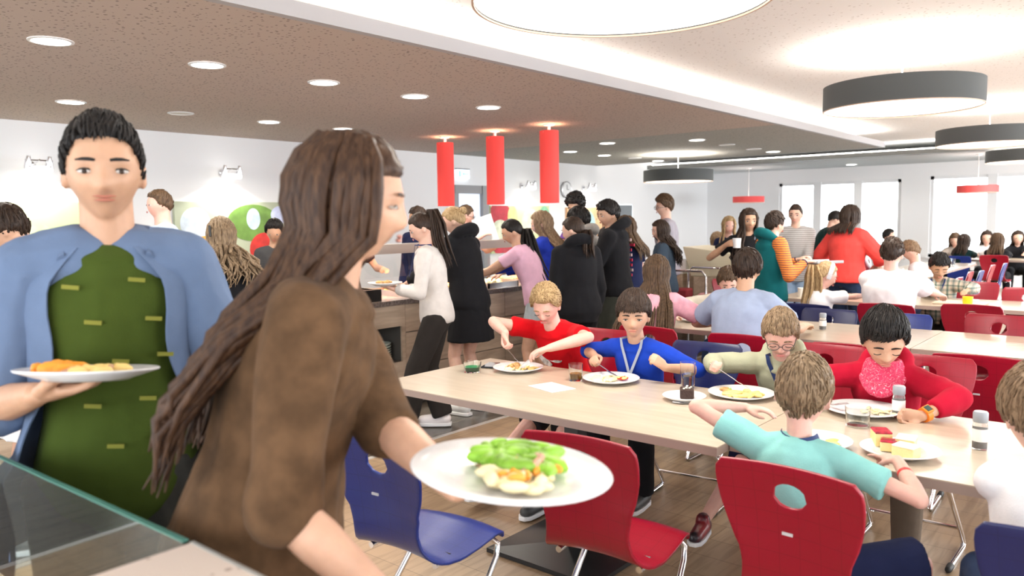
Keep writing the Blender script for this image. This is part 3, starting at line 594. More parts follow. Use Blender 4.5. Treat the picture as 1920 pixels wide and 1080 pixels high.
for i, (x, y) in enumerate(((10.2, 2.75), (10.9, 2.6), (10.95, 2.72), (12.6, 2.55), (12.9, 2.68), (9.3, 3.0), (13.8, 2.6))): tumbler((x, y, ZT), 'clear glass on the bright far table line, ' + ['second table near its middle', 'second table, nearer of a pair', 'second table, farther of a pair', 'third table, right side', 'third table, middle', 'first table by the red chair', 'third table far end'][i], .036, .11, .6, WATER)
mug((16.1, 2.4, ZT), (.9, .8, .1), 'small yellow cup on the far table of the group of five', .035, .07, 'yellow_cup', False)
o = MB().box((0, 0, .009), (.3, .4, .016)).build('serving_tray', mat('beige_tray', (.62, .5, .38), .5), None, (7.92, 1.42, ZT), 0, bevel=.004); tag(o, 'beige tray in front of the boy in the checked shirt', 'tray')
plate((5.58, 2.42, ZT), .13, 'white plate between the girl in pink and the boy in cream'); lump('salad_portion', (5.58, 2.42, ZT), [(LETT, 12, (0, .05), (0, .05), .022, .5, .02), (CARROT, 8, (0, .05), (0, .05), .016, .5, .03), (MASH, 10, (0, .06), (0, .06), .02, .4, .014)], 'salad and carrots on the plate on the second-row table', seed=8)
plate((5.5, 2.78, ZT), .12, 'white plate at the left end of the second-row table')
o = MB().box((0, 0, .002), (.21, .3, .003)).build('paper_sheet', mat('white_paper', (.88, .87, .85), .8), None, (7.85, .75, ZT), .2, smooth=False); tag(o, 'white sheet of paper on the third-row table at the right edge', 'paper')

# ------------------------------------------------------------------ serving counter
def m_oak(name, a, b_, sc=(1.2, 12, 12)):
    m, nt, b = nodes(name); tc = N(nt, 'ShaderNodeTexCoord'); mp = N(nt, 'ShaderNodeMapping'); mp.inputs['Scale'].default_value = sc; nt.links.new(tc.outputs['Object'], mp.inputs['Vector'])
    n = N(nt, 'ShaderNodeTexNoise', Scale=1.6, Detail=7., Distortion=.8); nt.links.new(mp.outputs[0], n.inputs['Vector']); ramp(nt, n.outputs['Fac'], [(.3, a), (.7, b_)], b.inputs['Base Color']); b.inputs['Roughness'].default_value = .45; return m
OAK = m_oak('pale_oak_front', (.46, .34, .24), (.68, .54, .4)); STONE = mat('brown_grey_stone_top', (.2, .16, .14), .2, noise_amt=.4, noise_scale=60); DARK = mat('dark_niche', (.11, .1, .09), .6)
def cabinet(x0, x1, lab, niche=False, drawers=3):
    t = empty('counter_cabinet', ((x0 + x1) / 2, 5.3, 0), 0, lab, 'cabinet', 'serving counter cabinets'); a = (x1 - x0) / 2; y0 = -.42
    if niche:
        m = MB(); bx(-a, a, y0 + .02, .4, 0, .38, m); bx(-a, a, y0 + .02, .4, .68, .86, m); bx(-a, -a + .02, y0 + .02, .4, .38, .68, m); bx(a - .02, a, y0 + .02, .4, .38, .68, m); bx(-a, a, .36, .4, .38, .68, m); m.build('carcass', DARK, t, smooth=False)
        bx(-a + .002, a - .002, y0, y0 + .02, .68, .86).build('drawer', OAK, t, smooth=False); bx(-a + .002, a - .002, y0, y0 + .02, .02, .38).build('door', OAK, t, smooth=False)
        bx(a - .04, a - .002, y0, y0 + .02, .38, .68).build('side_rail', OAK, t, smooth=False)
    else:
        bx(-a, a, y0 + .02, .4, 0, .86).build('carcass', DARK, t, smooth=False); z = [.02, .33, .62, .86] if drawers == 3 else [.02, .45, .86]
        for i in range(len(z) - 1): bx(-a + .003, a - .003, y0, y0 + .02, z[i] + .004, z[i + 1] - .004).build('drawer', OAK, t, smooth=False)
cabinet(.3, 1.9, 'oak counter cabinet at the left, hidden behind the foreground pair', True); cabinet(1.9, 3.3, 'oak counter cabinet with open niche behind the blurred woman', True); cabinet(3.3, 4.42, 'oak counter cabinet with an open niche holding two stacks of plates', True)
cabinet(4.42, 5.7, 'oak drawer cabinet right of the plate niche'); cabinet(5.7, 7.0, 'oak drawer cabinet behind the girl in the pink T-shirt'); cabinet(7.0, 8.2, 'oak drawer cabinet behind the queue')
o = bx(.28, 8.22, 4.86, 5.74, .86, .9).build('serving_worktop', STONE, smooth=False); tag(o, 'long brown-grey stone worktop of the serving counter', 'worktop')
PORC = mat('pale_green_china', (.72, .78, .7), .25)
for (x, y, n, l) in ((4.27, 5.05, 7, 'taller right-hand'), (4.02, 4.98, 5, 'shorter left-hand')):
    for i in range(n):
        o = MB().lathe([(0, 0), (.07, 0), (.1, .018), (.102, .022), (.1, .024), (.068, .006), (0, .006)], n=28).build('stacked_plate', PORC, None, (x, y, .3805 + i * .0215))
        tag(o, 'pale plate, %s of the %s stack in the counter niche' % (['bottom', 'second from bottom', 'third from bottom', 'fourth from bottom', 'fifth from bottom', 'sixth from bottom', 'topmost'][i] if not (i == n - 1) else 'topmost', l), 'plate', 'stacked plates in the niche')
for x, y, l in ((4.0, 5.08, 'in front of the girl in the white top'), (3.3, 5.1, 'left of the black serving dish')):
    t = empty('serving_dish', (x, y, .9), 0, 'black deep serving dish on the counter ' + l, 'dish', 'black serving dishes')
    MB().box((0, 0, .004), (.4, .3, .008)).box((-.2, 0, .05), (.012, .32, .1)).box((.2, 0, .05), (.012, .32, .1)).box((0, -.155, .05), (.4, .012, .1)).box((0, .155, .05), (.4, .012, .1)).build('dish_body', mat('black_enamel', (.02, .018, .017), .25), t, bevel=.004)
    MB().box((0, 0, .06), (.38, .29, .02)).build('dish_contents', mat('brown_stew', (.12, .06, .03), .4, bump=.5, bump_scale=40), t, smooth=False)
cutlery((3.72, 4.93, .915), (3.95, 4.99, 1.0), 'spoon', 'steel serving spoon leaning on the black dish', 'serving spoons')
GOLD = mat('golden_oil', (.75, .45, .08), .1, trans=.4)
t = empty('oil_bottle', (3.98, 5.5, .9), 0, 'small glass bottle with golden oil on the counter', 'bottle'); MB().lathe([(0, 0), (.045, 0), (.05, .05), (.03, .1), (.014, .15), (.012, .23), (0, .23)], n=20).build('bottle_body', GLASS, t); MB().lathe([(0, .004), (.042, .004), (.045, .05), (0, .07)], n=20).build('oil', GOLD, t); MB().lathe([(0, .23), (.014, .23), (.012, .26), (0, .262)], n=14).build('stopper', METAL, t)
# heated gantry with glass
STEEL2 = mat('satin_steel', (.5, .46, .42), .35, .7)
def gantry(x0, x1, lab, z=1.3):
    t = empty('serving_gantry', ((x0 + x1) / 2, 5.35, .9), 0, lab, 'food warmer', 'heated gantries on the counter'); a = (x1 - x0) / 2
    bx(-a, a, -.2, .22, z - .9, z - .86).build('shelf', STEEL2, t, smooth=False); bx(-a, a, -.22, -.2, z - .93, z - .85).build('shelf_edge', mat('beige_gantry_edge', (.5, .42, .36), .4), t, smooth=False)
    for x in (-a + .08, a - .08): bx(x - .03, x + .03, .08, .14, 0, z - .9).build('post', STEEL2, t, smooth=False)
    m = MB(); bx(-a + .1, a - .1, -.1, .05, z - .925, z - .905, m); m.build('heat_lamp', mat('warm_heat_lamp', (1, 1, 1), .5, emis=(1, .6, .38), estr=10), t, smooth=False)
    l = area('heat_lamp_light', ((x0 + x1) / 2, 5.3, z - .04), (0, 0, 0), 2 * a - .2, .2, 38, (1, .62, .42))
    bx(-a, a, -.215, -.209, z - 1.13, z - .93).build('glass_guard', GLASS, t, smooth=False)
gantry(3.9, 5.3, 'steel serving gantry over the counter by the girl in the white top'); gantry(5.35, 6.9, 'heated gantry behind the girl in the pink T-shirt'); gantry(1.3, 3.1, 'steel serving gantry behind the curly-haired person', 1.22)
for i, (x, mm, l) in enumerate(((4.75, CARROT, 'orange vegetables'), (5.2, FRY, 'golden chips'), (5.75, MASH, 'pale potatoes'), (6.3, CHICK, 'breaded meat'), (6.8, LETT, 'green salad'), (1.7, LETT, 'salad leaves'), (2.4, SAUCE, 'red peppers'))):
    t = empty('food_pan', (x, 5.2, .9), 0, 'steel food pan of %s set on the serving counter' % l, 'pan', 'food pans on the counter')
    bx(-.21, .21, -.26, .26, 0, .012).build('pan_base', METAL, t, smooth=False); m = MB(); bx(-.22, -.205, -.27, .27, 0, .05, m); bx(.205, .22, -.27, .27, 0, .05, m); bx(-.22, .22, -.27, -.255, 0, .05, m); bx(-.22, .22, .255, .27, 0, .05, m); m.build('pan_rim', METAL, t, smooth=False)
    f = lump('pan_food', (0, 0, 0), [(mm, 60, (0, .18), (0, .22), .035, .6, .035)], None, seed=i + 20); f.parent = t; del f['category']
# side station with cream bin lid, trolley
t = empty('waste_station', (8.95, 4.1, 0), 0, 'oak waste station with a slanted cream hood behind the tray trolley', 'cabinet')
bx(-.3, .3, -.25, .3, 0, .84).build('cabinet_body', OAK, t, smooth=False); m = MB(); 
for z in (.3, .57): bx(-.305, -.3, -.25, .3, z - .004, z + .004, m)
m.build('drawer_gap', DARK, t, smooth=False)
MB().add([(-.3, -.32, .84), (.3, -.32, .84), (.3, .34, .84), (-.3, .34, .84), (-.36, -.3, 1.12), (.3, -.3, 1.12), (.3, .42, 1.2), (-.36, .42, 1.2)], [(0, 3, 2, 1), (4, 5, 6, 7), (0, 1, 5, 4), (1, 2, 6, 5), (2, 3, 7, 6), (3, 0, 4, 7)]).build('cream_hood', mat('cream_plastic', (.78, .7, .5), .5), t, bevel=.01)
bx(-.3, .3, -.42, -.25, .5, .84).build('grey_side_box', mat('pale_grey_plastic', (.55, .58, .56), .5), t, smooth=False)
t = empty('tray_trolley', (8.2, 4.13, 0), 0, 'chrome tray trolley with shelves in front of the waste station', 'trolley')
for x in (-.3, .3):
    MB().tube([(x, -.26, .05), (x, -.26, .9), (x, -.21, .96), (x, .21, .96), (x, .26, .9), (x, .26, .05)], [.013] * 6, 10).build('frame', CHROME, t)
for z in (.35, .62): bx(-.3, .3, -.26, .26, z - .01, z).build('shelf', METAL, t, smooth=False)
for x in (-.3, .3):
    for y in (-.26, .26): MB().tube([(x, y - .01, .03), (x, y + .01, .03)], [.03, .03], 16).build('wheel', mat('black_rubber', (.015, .015, .015), .6), t)
o = MB().box((0, 0, .06), (.26, .2, .12)).build('folded_cloth', mat('dark_red_cloth', (.32, .03, .04), .9, bump=.4, bump_scale=20), None, (8.12, 4.28, .62), .2, bevel=.02); tag(o, 'dark red folded cloth on the middle shelf of the tray trolley', 'cloth')
o = MB().box((0, 0, .04), (.2, .18, .08)).build('folded_cloth', mat('pink_cloth', (.8, .4, .42), .9), None, (8.1, 3.96, .62), .3, bevel=.02); tag(o, 'pink folded cloth on the tray trolley, right of the dark red one', 'cloth')
o = MB().box((0, 0, .004), (.3, .28, .008)).box((-.15, 0, .06), (.008, .28, .12)).box((.15, 0, .06), (.008, .28, .12)).box((0, -.14, .06), (.3, .008, .12)).box((0, .14, .06), (.3, .008, .12)).build('plastic_crate', mat('milky_plastic', (.8, .83, .85), .3), None, (7.75, 4.05, .75), 0, smooth=False)
o.location = (9.0, 4.75, .9); tag(o, 'milky white crate on the cabinet left of the cream hood', 'crate')
t = empty('counter_cabinet', (9.05, 5.0, 0), 0, 'low white-topped cabinet left of the waste station', 'cabinet'); bx(-.35, .3, -.42, .7, 0, .86).build('carcass', OAK, t, smooth=False); bx(-.37, .32, -.43, .72, .86, .9).build('white_top', mat('white_laminate', (.82, .82, .8), .3), t, smooth=False)

# ------------------------------------------------------------------ nearest ledge and glass guard, lower left
t = empty('half_height_ledge', (.335, 1.02, 0), 0, 'pale speckled ledge corner at the very bottom of the picture', 'ledge')
SPK = m_perf('speckled_pale_laminate', (.62, .52, .45), (.36, .28, .23), 34, .12)
bx(-.6, .252, -.8, .14, 1.02, 1.05).build('ledge_top', SPK, t, smooth=False); bx(-.58, .24, -.78, .12, 0, 1.02).build('ledge_body', WHITE, t, smooth=False); bx(.252, .258, -.8, .14, 1.018, 1.052).build('metal_edge', mat('satin_edge', (.6, .62, .6), .3, .6), t, smooth=False)
gl = MB(); a, b = Vector((.585, 1.17, 0)), Vector((.55, 2.2, 0))
d = (b - a); nn = Vector((-d.y, d.x, 0)).normalized() * .005
P4 = [a - nn, b - nn, b + nn, a + nn]; gl.prism([(p.x, p.y) for p in P4], .08, 1.05)
t = empty('glass_guard', (0, 0, 0), 0, 'clear glass guard panel with green edge in the lower left corner', 'glass panel'); gl.build('glass_pane', mat('greenish_guard_glass', (.75, .88, .85), .03, trans=1., ior=1.45), t, smooth=False)
ge = MB(); ge.prism([(p.x, p.y) for p in P4], 1.05, 1.053); ge.build('green_edge', mat('green_glass_edge', (.08, .22, .18), .2), t, smooth=False)
bs = MB(); bs.prism([(p.x, p.y) for p in (a - nn * 4, b - nn * 4, b + nn * 4, a + nn * 4)], 0, .08); bs.build('base_rail', METAL, t, smooth=False)
# ------------------------------------------------------------------ people
def V3(*a): return Vector(a)
def smooth(a, b, x):
    t = max(0, min(1, (x - a) / (b - a))); return t * t * (3 - 2 * t)
def gs(x, s): return math.exp(-(x / s) ** 2)
# head in unit size: height 1 (chin to crown), x forward, y left, origin at mid height
def head_r(d):
    x, y, z = d; r = Vector((x * .43, y * .33, z * .5))
    if x < 0: r.x *= 1.02
    r.x -= .02
    lo = smooth(.05, -.5, r.z)
    r.y *= 1 - .30 * lo; 
    if x > 0: r.x *= 1 - .07 * lo
    else: r.x *= 1 - .42 * smooth(-.05, -.45, r.z)
    return r
def face_detail(r, d):
    x, y, z = r
    if d.x > .2:
        f = smooth(.2, .5, d.x)
        e = (gs(abs(y) - .145, .075) * gs(z + .015, .055)) * -.038           # sockets
        b = gs(z - .075, .035) * gs(abs(y) - .12, .14) * .014                 # brow
        no = gs(y, .036 + .022 * smooth(0, -.14, z)) * (smooth(.06, -.145, z) * .085) * smooth(-.225, -.165, z)   # nose
        al = gs(abs(y) - .05, .022) * gs(z + .155, .03) * .012
        li = gs(y, .10) * gs(z + .258, .03) * .024 - gs(y, .085) * gs(z + .256, .007) * .014
        chn = gs(y, .10) * gs(z + .42, .07) * .03
        ck = gs(abs(y) - .2, .09) * gs(z + .14, .1) * .014
        x += f * (e + b + no + al + li + chn + ck)
    return Vector((x, y, z))
def head_mb(m, C, M, hh, nu=56, nv=40, detail=True):
    V = []; F = []
    for i in range(nv + 1):
        a = PI * i / nv
        for j in range(nu):
            b = 2 * PI * j / nu; d = Vector((math.sin(a) * math.cos(b), math.sin(a) * math.sin(b), math.cos(a)))
            r = head_r(d); r = face_detail(r, d) if detail else r
            V.append(C + M @ (r * hh))
    for i in range(nv):
        for j in range(nu):
            j2 = (j + 1) % nu; F.append((i * nu + j, (i + 1) * nu + j, (i + 1) * nu + j2, i * nu + j2))
    m.add(V, F)
    for s in (-1, 1):   # ears
        Me = M @ Matrix.Rotation(s * R(22), 3, 'Z') @ Matrix.Rotation(R(-8), 3, 'Y')
        m.ell(C + M @ (V3(-.03, s * .322, -.06) * hh), (.062 * hh, .028 * hh, .125 * hh), Me, 12, 8)
        if detail: m.tube([C + M @ (V3(-.03 + .05 * math.sin(t) - .01, s * (.349 + .012 * abs(math.sin(t))), -.055 + .1 * math.cos(t)) * hh) for t in [k * PI / 5 for k in range(-5, 3)]], [.015 * hh] * 8, 6)
def hand_mb(m, Wp, d, n, hs, side, curl=.5, thumb=.5, point=False, spread=.12):
    """Wp wrist, d direction of hand, n palm normal, side +1 left hand -1 right"""
    d = d.normalized(); n = (n - d * n.dot(d)).normalized(); t = n.cross(d) * (1 if side > 0 else -1)  # towards the thumb
    L = hs
    def pt(a, b, c): return Wp + d * a * L + t * b * L + n * c * L
    m.tube([pt(-.06, 0, 0), pt(.05, .01, 0), pt(.25, .015, .01), pt(.42, .01, .02), pt(.50, .0, .022)], [(.155 * L, .125 * L), (.16 * L, .11 * L), (.20 * L, .095 * L), (.215 * L, .078 * L), (.20 * L, .06 * L)], 14, up=t)
    fl = [.40, .45, .42, .33]
    for i in range(4):
        b = (.155 - i * .103); base = pt(.46 - abs(i - 1) * .012 - (.03 if i == 3 else 0), b, .01)
        cu = (.12 if (point and i == 0) else curl); ang = 0; p = base; P = [pt(.32, b * .9, .005), base]; sp = spread * (1.2 - i * .8)
        dd = (d + t * sp * .35).normalized()
        for k, (fr, ca) in enumerate(((.44, .55), (.32, .95), (.24, .75))):
            ang += cu * ca; q = dd * math.cos(ang) + n * math.sin(ang); p = p + q * fl[i] * L * fr; P.append(p)
        r = .052 * L * (1.0 if i < 3 else .88)
        m.tube(P + [P[-1] + (P[-1] - P[-2]).normalized() * r * .6], [r * 1.05, r * 1.08, r * 1.02, r * .95, r * .82, r * .4], 9)
    b0 = pt(.10, .15, .03); b1 = pt(.26, .30 - .08 * thumb, .07 + .10 * thumb); b2 = pt(.42, .335 - .16 * thumb, .10 + .16 * thumb); b3 = pt(.54, .33 - .24 * thumb, .11 + .2 * thumb)
    m.tube([b0, b1, b2, b3, b3 + (b3 - b2).normalized() * .03 * L], [.082 * L, .07 * L, .06 * L, .05 * L, .025 * L], 10)
def ik(S, T, l1, l2, pole):
    d = T - S; D = d.length
    if D > (l1 + l2) * .995: T = S + d * ((l1 + l2) * .995 / D); d = T - S; D = d.length
    if D < abs(l1 - l2) * 1.1 + .02: D = abs(l1 - l2) * 1.1 + .02
    u = d.normalized(); a = (l1 * l1 - l2 * l2 + D * D) / (2 * D); h = math.sqrt(max(0, l1 * l1 - a * a))
    p = pole - u * pole.dot(u)
    if p.length < 1e-4: p = Vector((0, 0, -1)) - u * -u.z
    return S + u * a + p.normalized() * h, T
def finish(m, name, mats, parent, vox, sm=4, wr=0., wseed=0, wscale=9., root=None, stretch=1.):
    me = m.mesh(name, mats); o = bpy.data.objects.new(name, me); COL.objects.link(o)
    r = o.modifiers.new('r', 'REMESH'); r.mode = 'VOXEL'; r.voxel_size = vox; r.use_smooth_shade = True
    s = o.modifiers.new('s', 'SMOOTH'); s.factor = .5; s.iterations = sm
    bpy.context.view_layer.update()
    ne = bpy.data.meshes.new_from_object(o.evaluated_get(bpy.context.evaluated_depsgraph_get())); o.modifiers.clear(); o.data = ne; bpy.data.meshes.remove(me); ne.name = name
    if wr:
        n = len(ne.vertices); co = np.empty(n * 3, 'f'); ne.vertices.foreach_get('co', co); co = co.reshape(-1, 3); no = np.empty(n * 3, 'f'); ne.vertices.foreach_get('normal', no); no = no.reshape(-1, 3)
        out = np.empty(n, 'f'); off = Vector((wseed * 7.3, wseed * 3.1, 0))
        for i in range(n):
            c = Vector(co[i].tolist()); q = Vector((c.x * wscale, c.y * wscale, c.z * wscale * stretch)) + off
            a = noise.noise(q); out[i] = (1 - 2 * abs(a)) * .6 + noise.noise(q * 2.3) * .4
        co = co + no * (out * wr)[:, None]; ne.vertices.foreach_set('co', co.astype('f').ravel())
    ne.polygons.foreach_set('use_smooth', [True] * len(ne.polygons)); ne.update()
    if not ne.materials:
        for mm in (mats if isinstance(mats, list) else [mats]): ne.materials.append(mm)
    o.parent = parent; return o

SKIN = {}
def skin(c):
    if c not in SKIN:
        col = {'light': (.68, .42, .32), 'pink': (.72, .42, .34), 'tan': (.52, .3, .19), 'warm': (.58, .34, .23), 'brown': (.36, .19, .12), 'dark': (.12, .06, .045)}[c]
        m = mat('skin_' + c, col, .48, bump=.05, bump_scale=250, noise_amt=.06, noise_scale=30)
        b = m.node_tree.nodes['Principled BSDF']; b.inputs['Subsurface Weight'].default_value = .12; b.inputs['Subsurface Radius'].default_value = (.012, .004, .002); b.inputs['Subsurface Scale'].default_value = 1
        SKIN[c] = m
    return SKIN[c]
def hairm(name, a, b):
    k = 'hair_' + name
    if k in MC: return MC[k]
    m, nt, bs = nodes(k); tc = N(nt, 'ShaderNodeTexCoord'); mp = N(nt, 'ShaderNodeMapping'); mp.inputs['Scale'].default_value = (1, 1, .22); nt.links.new(tc.outputs['Object'], mp.inputs['Vector'])
    n = N(nt, 'ShaderNodeTexNoise', Scale=110., Detail=4.); nt.links.new(mp.outputs[0], n.inputs['Vector']); ramp(nt, n.outputs['Fac'], [(.35, a), (.68, b)], bs.inputs['Base Color'])
    bp = N(nt, 'ShaderNodeBump', Strength=.5, Distance=.004); nt.links.new(n.outputs['Fac'], bp.inputs['Height']); nt.links.new(bp.outputs['Normal'], bs.inputs['Normal'])
    bs.inputs['Roughness'].default_value = .5; bs.inputs['Specular IOR Level'].default_value = .22; return m
HAIR = dict(black=((.006, .005, .005), (.02, .016, .014)), dbrown=((.018, .01, .007), (.05, .03, .02)), brown=((.05, .028, .016), (.13, .08, .045)), lbrown=((.13, .08, .045), (.3, .2, .12)),
            blond=((.24, .15, .07), (.5, .35, .18)), sandy=((.13, .085, .05), (.34, .24, .145)), auburn=((.09, .035, .015), (.25, .12, .05)), deep_brown=((.03, .014, .008), (.08, .04, .021)), grey=((.1, .09, .085), (.25, .23, .21)))
def hm(k): return hairm(k, *HAIR[k])
def clothm(name, col, **k):
    kk = dict(rough=.9, bump=.12, bump_scale=260, sheen=.03, noise_amt=.06, noise_scale=18, spec=.12); kk.update(k); return mat(name, col, **kk)
def stripem(name, c1, c2, sc, axis=2, bands=None):
    if name in MC: return MC[name]
    m, nt, b = nodes(name); tc = N(nt, 'ShaderNodeTexCoord'); w = N(nt, 'ShaderNodeTexWave', Scale=sc, Distortion=.4); w.bands_direction = 'XYZ'[axis]; nt.links.new(tc.outputs['Object'], w.inputs['Vector'])
    ramp(nt, w.outputs['Fac'], [(.45, c1), (.55, c2)], b.inputs['Base Color']); b.inputs['Roughness'].default_value = .85; return m
def plaidm(name):
    m, nt, b = nodes(name); tc = N(nt, 'ShaderNodeTexCoord'); outs = []
    for ax, sc in ((1, 3.2), (2, 3.6)):
        w = N(nt, 'ShaderNodeTexWave', Scale=sc); w.bands_direction = 'XYZ'[ax]; nt.links.new(tc.outputs['Object'], w.inputs['Vector'])
        outs.append(ramp(nt, w.outputs['Fac'], [(.0, (.16, .24, .22)), (.12, (.72, .68, .6)), (.5, (.78, .74, .66)), (.62, (.5, .3, .26)), (.68, (.75, .7, .62)), (1., (.3, .34, .33))]))
    mx = N(nt, 'ShaderNodeMix', data_type='RGBA', blend_type='MULTIPLY'); mx.inputs[0].default_value = .85; nt.links.new(outs[0].outputs[0], mx.inputs[6]); nt.links.new(outs[1].outputs[0], mx.inputs[7]); nt.links.new(mx.outputs[2], b.inputs['Base Color']); b.inputs['Roughness'].default_value = .9; return m

# hairline height by azimuth from the front, on the unit direction's z
def hline(phi, hl=.5):
    pts = [(0, hl), (48, hl - .05), (66, .12), (80, -.12), (96, -.18), (112, -.3), (135, -.52), (180, -.66)]
    for i in range(len(pts) - 1):
        if phi <= pts[i + 1][0]:
            f = (phi - pts[i][0]) / (pts[i + 1][0] - pts[i][0]); return pts[i][1] * (1 - f) + pts[i + 1][1] * f
    return pts[-1][1]
def hair_mb(C, M, hh, style, rnd, lod, body):
    """hair cap and locks; returns MB"""
    m = MB(); th = dict(short=.045, crop=.02, bowl=.075, long=.05, pony=.03, bun=.03, curly=.11, mop=.085, fluffy=.065)[style['kind']]; hl = style.get('line', .5)
    nu, nv = (48, 32) if lod < 2 else (28, 18); V = []; F = []
    def surf(d, ex):
        r = head_r(d); q = r.length; return r * (1 + ex / max(q, .1))
    for i in range(nv + 1):
        a = PI * i / nv
        for j in range(nu):
            b = 2 * PI * j / nu; d = Vector((math.sin(a) * math.cos(b), math.sin(a) * math.sin(b), math.cos(a))); phi = abs(math.degrees(math.atan2(d.y, d.x)))
            e = d.z - hline(phi, hl); mk = smooth(-.05, .10, e); jit = noise.noise(d * 7 + Vector((rnd.random() * 0, style.get('seed', 0), 0))) * .02 * (1 + th * 12)
            top = th * (.45 + .55 * smooth(-.3, .5, d.z) + style.get('top', .5) * max(0, d.z)) + jit
            V.append(C + M @ (surf(d, -.09 + (.09 + top) * mk) * hh))
    for i in range(nv):
        for j in range(nu):
            j2 = (j + 1) % nu; F.append((i * nu + j, (i + 1) * nu + j, (i + 1) * nu + j2, i * nu + j2))
    m.add(V, F)
    def lock(P, r): m.tube(P, [r * .7, r, r * .85] + [r * .6] * (len(P) - 4) + [r * .12] if len(P) > 3 else [r, r * .8, r * .12][:len(P)], 4 if lod else 5)
    kind = style['kind']
    nl = style.get('n', {0: 900, 1: 220, 2: 60}[lod])
    if kind in ('short', 'bowl', 'mop', 'fluffy', 'crop', 'curly'):
        L = style.get('len', dict(short=.14, crop=.05, bowl=.2, mop=.2, fluffy=.2, curly=.12)[kind]); crown = Vector((-.45, .1, .85)).normalized()
        for _ in range(nl):
            while True:
                d = Vector((rnd.gauss(0, 1), rnd.gauss(0, 1), rnd.gauss(.3, 1))).normalized(); phi = abs(math.degrees(math.atan2(d.y, d.x)))
                if d.z > hline(phi, hl) + .04: break
            if style.get('flow') == 'up': tn = (Vector((.6, .0, .9)) - d * .2)
            else: tn = d - crown
            tn = tn - d * tn.dot(d); tn = tn.normalized() if tn.length > .02 else Vector((1, 0, 0))
            sw = d.cross(tn) * rnd.uniform(-.45, .45) + tn; l = L * rnd.uniform(.6, 1.25); P = []; rj = rnd.uniform(-.008, .022)
            dd = d.copy(); ov = style.get('over', .06)
            for k in range(4):
                lift = th * (.45 + .55 * smooth(-.3, .5, dd.z) + style.get('top', .5) * max(0, dd.z)) + rj
                P.append(C + M @ (surf(dd, lift - .006 * k + (style.get('stick', 0) * k * .02)) * hh))
                nx = (dd + sw * l * .8).normalized(); pn = abs(math.degrees(math.atan2(nx.y, nx.x)))
                if nx.z > hline(pn, hl) - ov: dd = nx
                else: dd = (dd + (nx - dd) * .12).normalized()
            if kind == 'curly':
                m.ell(P[0], (hh * .05 * rnd.uniform(.7, 1.2),) * 3, M, 6, 4)
            else: lock(P, hh * (rnd.uniform(.009, .018) if lod == 0 else rnd.uniform(.016, .026)))
        if style.get('fringe'):
            for _ in range(nl // 4):
                ph = rnd.uniform(-58, 58); d = Vector((math.cos(R(ph)), math.sin(R(ph)), hline(abs(ph), hl) + rnd.uniform(.15, .4))).normalized(); P = []; sx = style.get('sweep', 0)
                dd = d.copy()
                for k in range(4):
                    P.append(C + M @ (surf(dd, th + .02 - .004 * k) * hh)); dd = (dd + Vector((0, sx * .12, -style['fringe'] * .33 * rnd.uniform(.8, 1.1)))).normalized()
                    if dd.z < style.get('fmin', .22): dd = Vector((dd.x, dd.y, style.get('fmin', .22) - .03 * rnd.random())).normalized()
                lock(P, hh * (rnd.uniform(.012, .02) if lod == 0 else rnd.uniform(.02, .03)))
    if kind == 'long' or style.get('hang'):
        Ln = style.get('hang', .35); n = {0: 130, 1: 90, 2: 40}[lod]; azmin = style.get('az', 62)
        for k in range(n):
            az = rnd.uniform(azmin, 360 - azmin); ph = 180 - abs(az - 180); d = Vector((.0 + .25 * math.cos(R(az)), .5 * math.sin(R(az)), .9)).normalized(); P = []
            e = Vector((math.cos(R(az)), math.sin(R(az)), 0))
            for z in (.85, .55, .2, -.15): P.append(C + M @ (surf((e * math.sqrt(1 - z * z) + Vector((0, 0, z))), th + rnd.uniform(-.01, .025)) * hh))
            if ph > azmin * .9: P.append(C + M @ (surf((e * .9 + Vector((0, 0, -.42))).normalized(), th + .06) * hh))
            wid = style.get('wide', 1.0); last = P[-1]; l = Ln * rnd.uniform(.75, 1.05); q = body(e, wid, rnd); st = 4; wv = style.get('wavy', 0)
            for i in range(1, st + 1):
                f = i / st; tgt = last + Vector((0, 0, -l)); p = last.lerp(tgt, f); b_ = q(p.z)
                p = p.lerp(Vector((b_.x, b_.y, p.z)), min(1, f * 1.6)); p += Vector((rnd.gauss(0, wv * .02), rnd.gauss(0, wv * .02), 0)); P.append(p)
            r = hh * rnd.uniform(.035, .055); m.tube(P, [r] * (len(P) - 2) + [r * .7, r * .15], 5)
    if kind == 'pony':
        hz = style.get('hz', .35); b0 = C + M @ (V3(-.47, 0, hz) * hh); m.ell(b0, (.06 * hh,) * 3, M, 8, 6); Ln = style.get('tail', .3); q = body(Vector((-1, 0, 0)), .3, rnd)
        for k in range({0: 60, 1: 34, 2: 16}[lod]):
            o = Vector((rnd.gauss(0, .012), rnd.gauss(0, .016), 0)); P = [b0, b0 + M @ (V3(-.12, 0, .02) * hh) + o]; l = Ln * rnd.uniform(.8, 1.05)
            for i in range(1, 5):
                f = i / 4; p = P[1] + Vector((0, 0, -l * f)); bb = q(p.z); p = p.lerp(Vector((bb.x, bb.y, p.z)), f * .7) + o * (1 + f); P.append(p)
            r = hh * .05; m.tube(P, [r * .6, r, r, r, r * .7, r * .15], 5)
    if kind == 'bun': m.ell(C + M @ (V3(-.46, 0, style.get('hz', .12)) * hh), (.16 * hh, .17 * hh, .15 * hh), M, 12, 9)
    return m
HCOL = {}
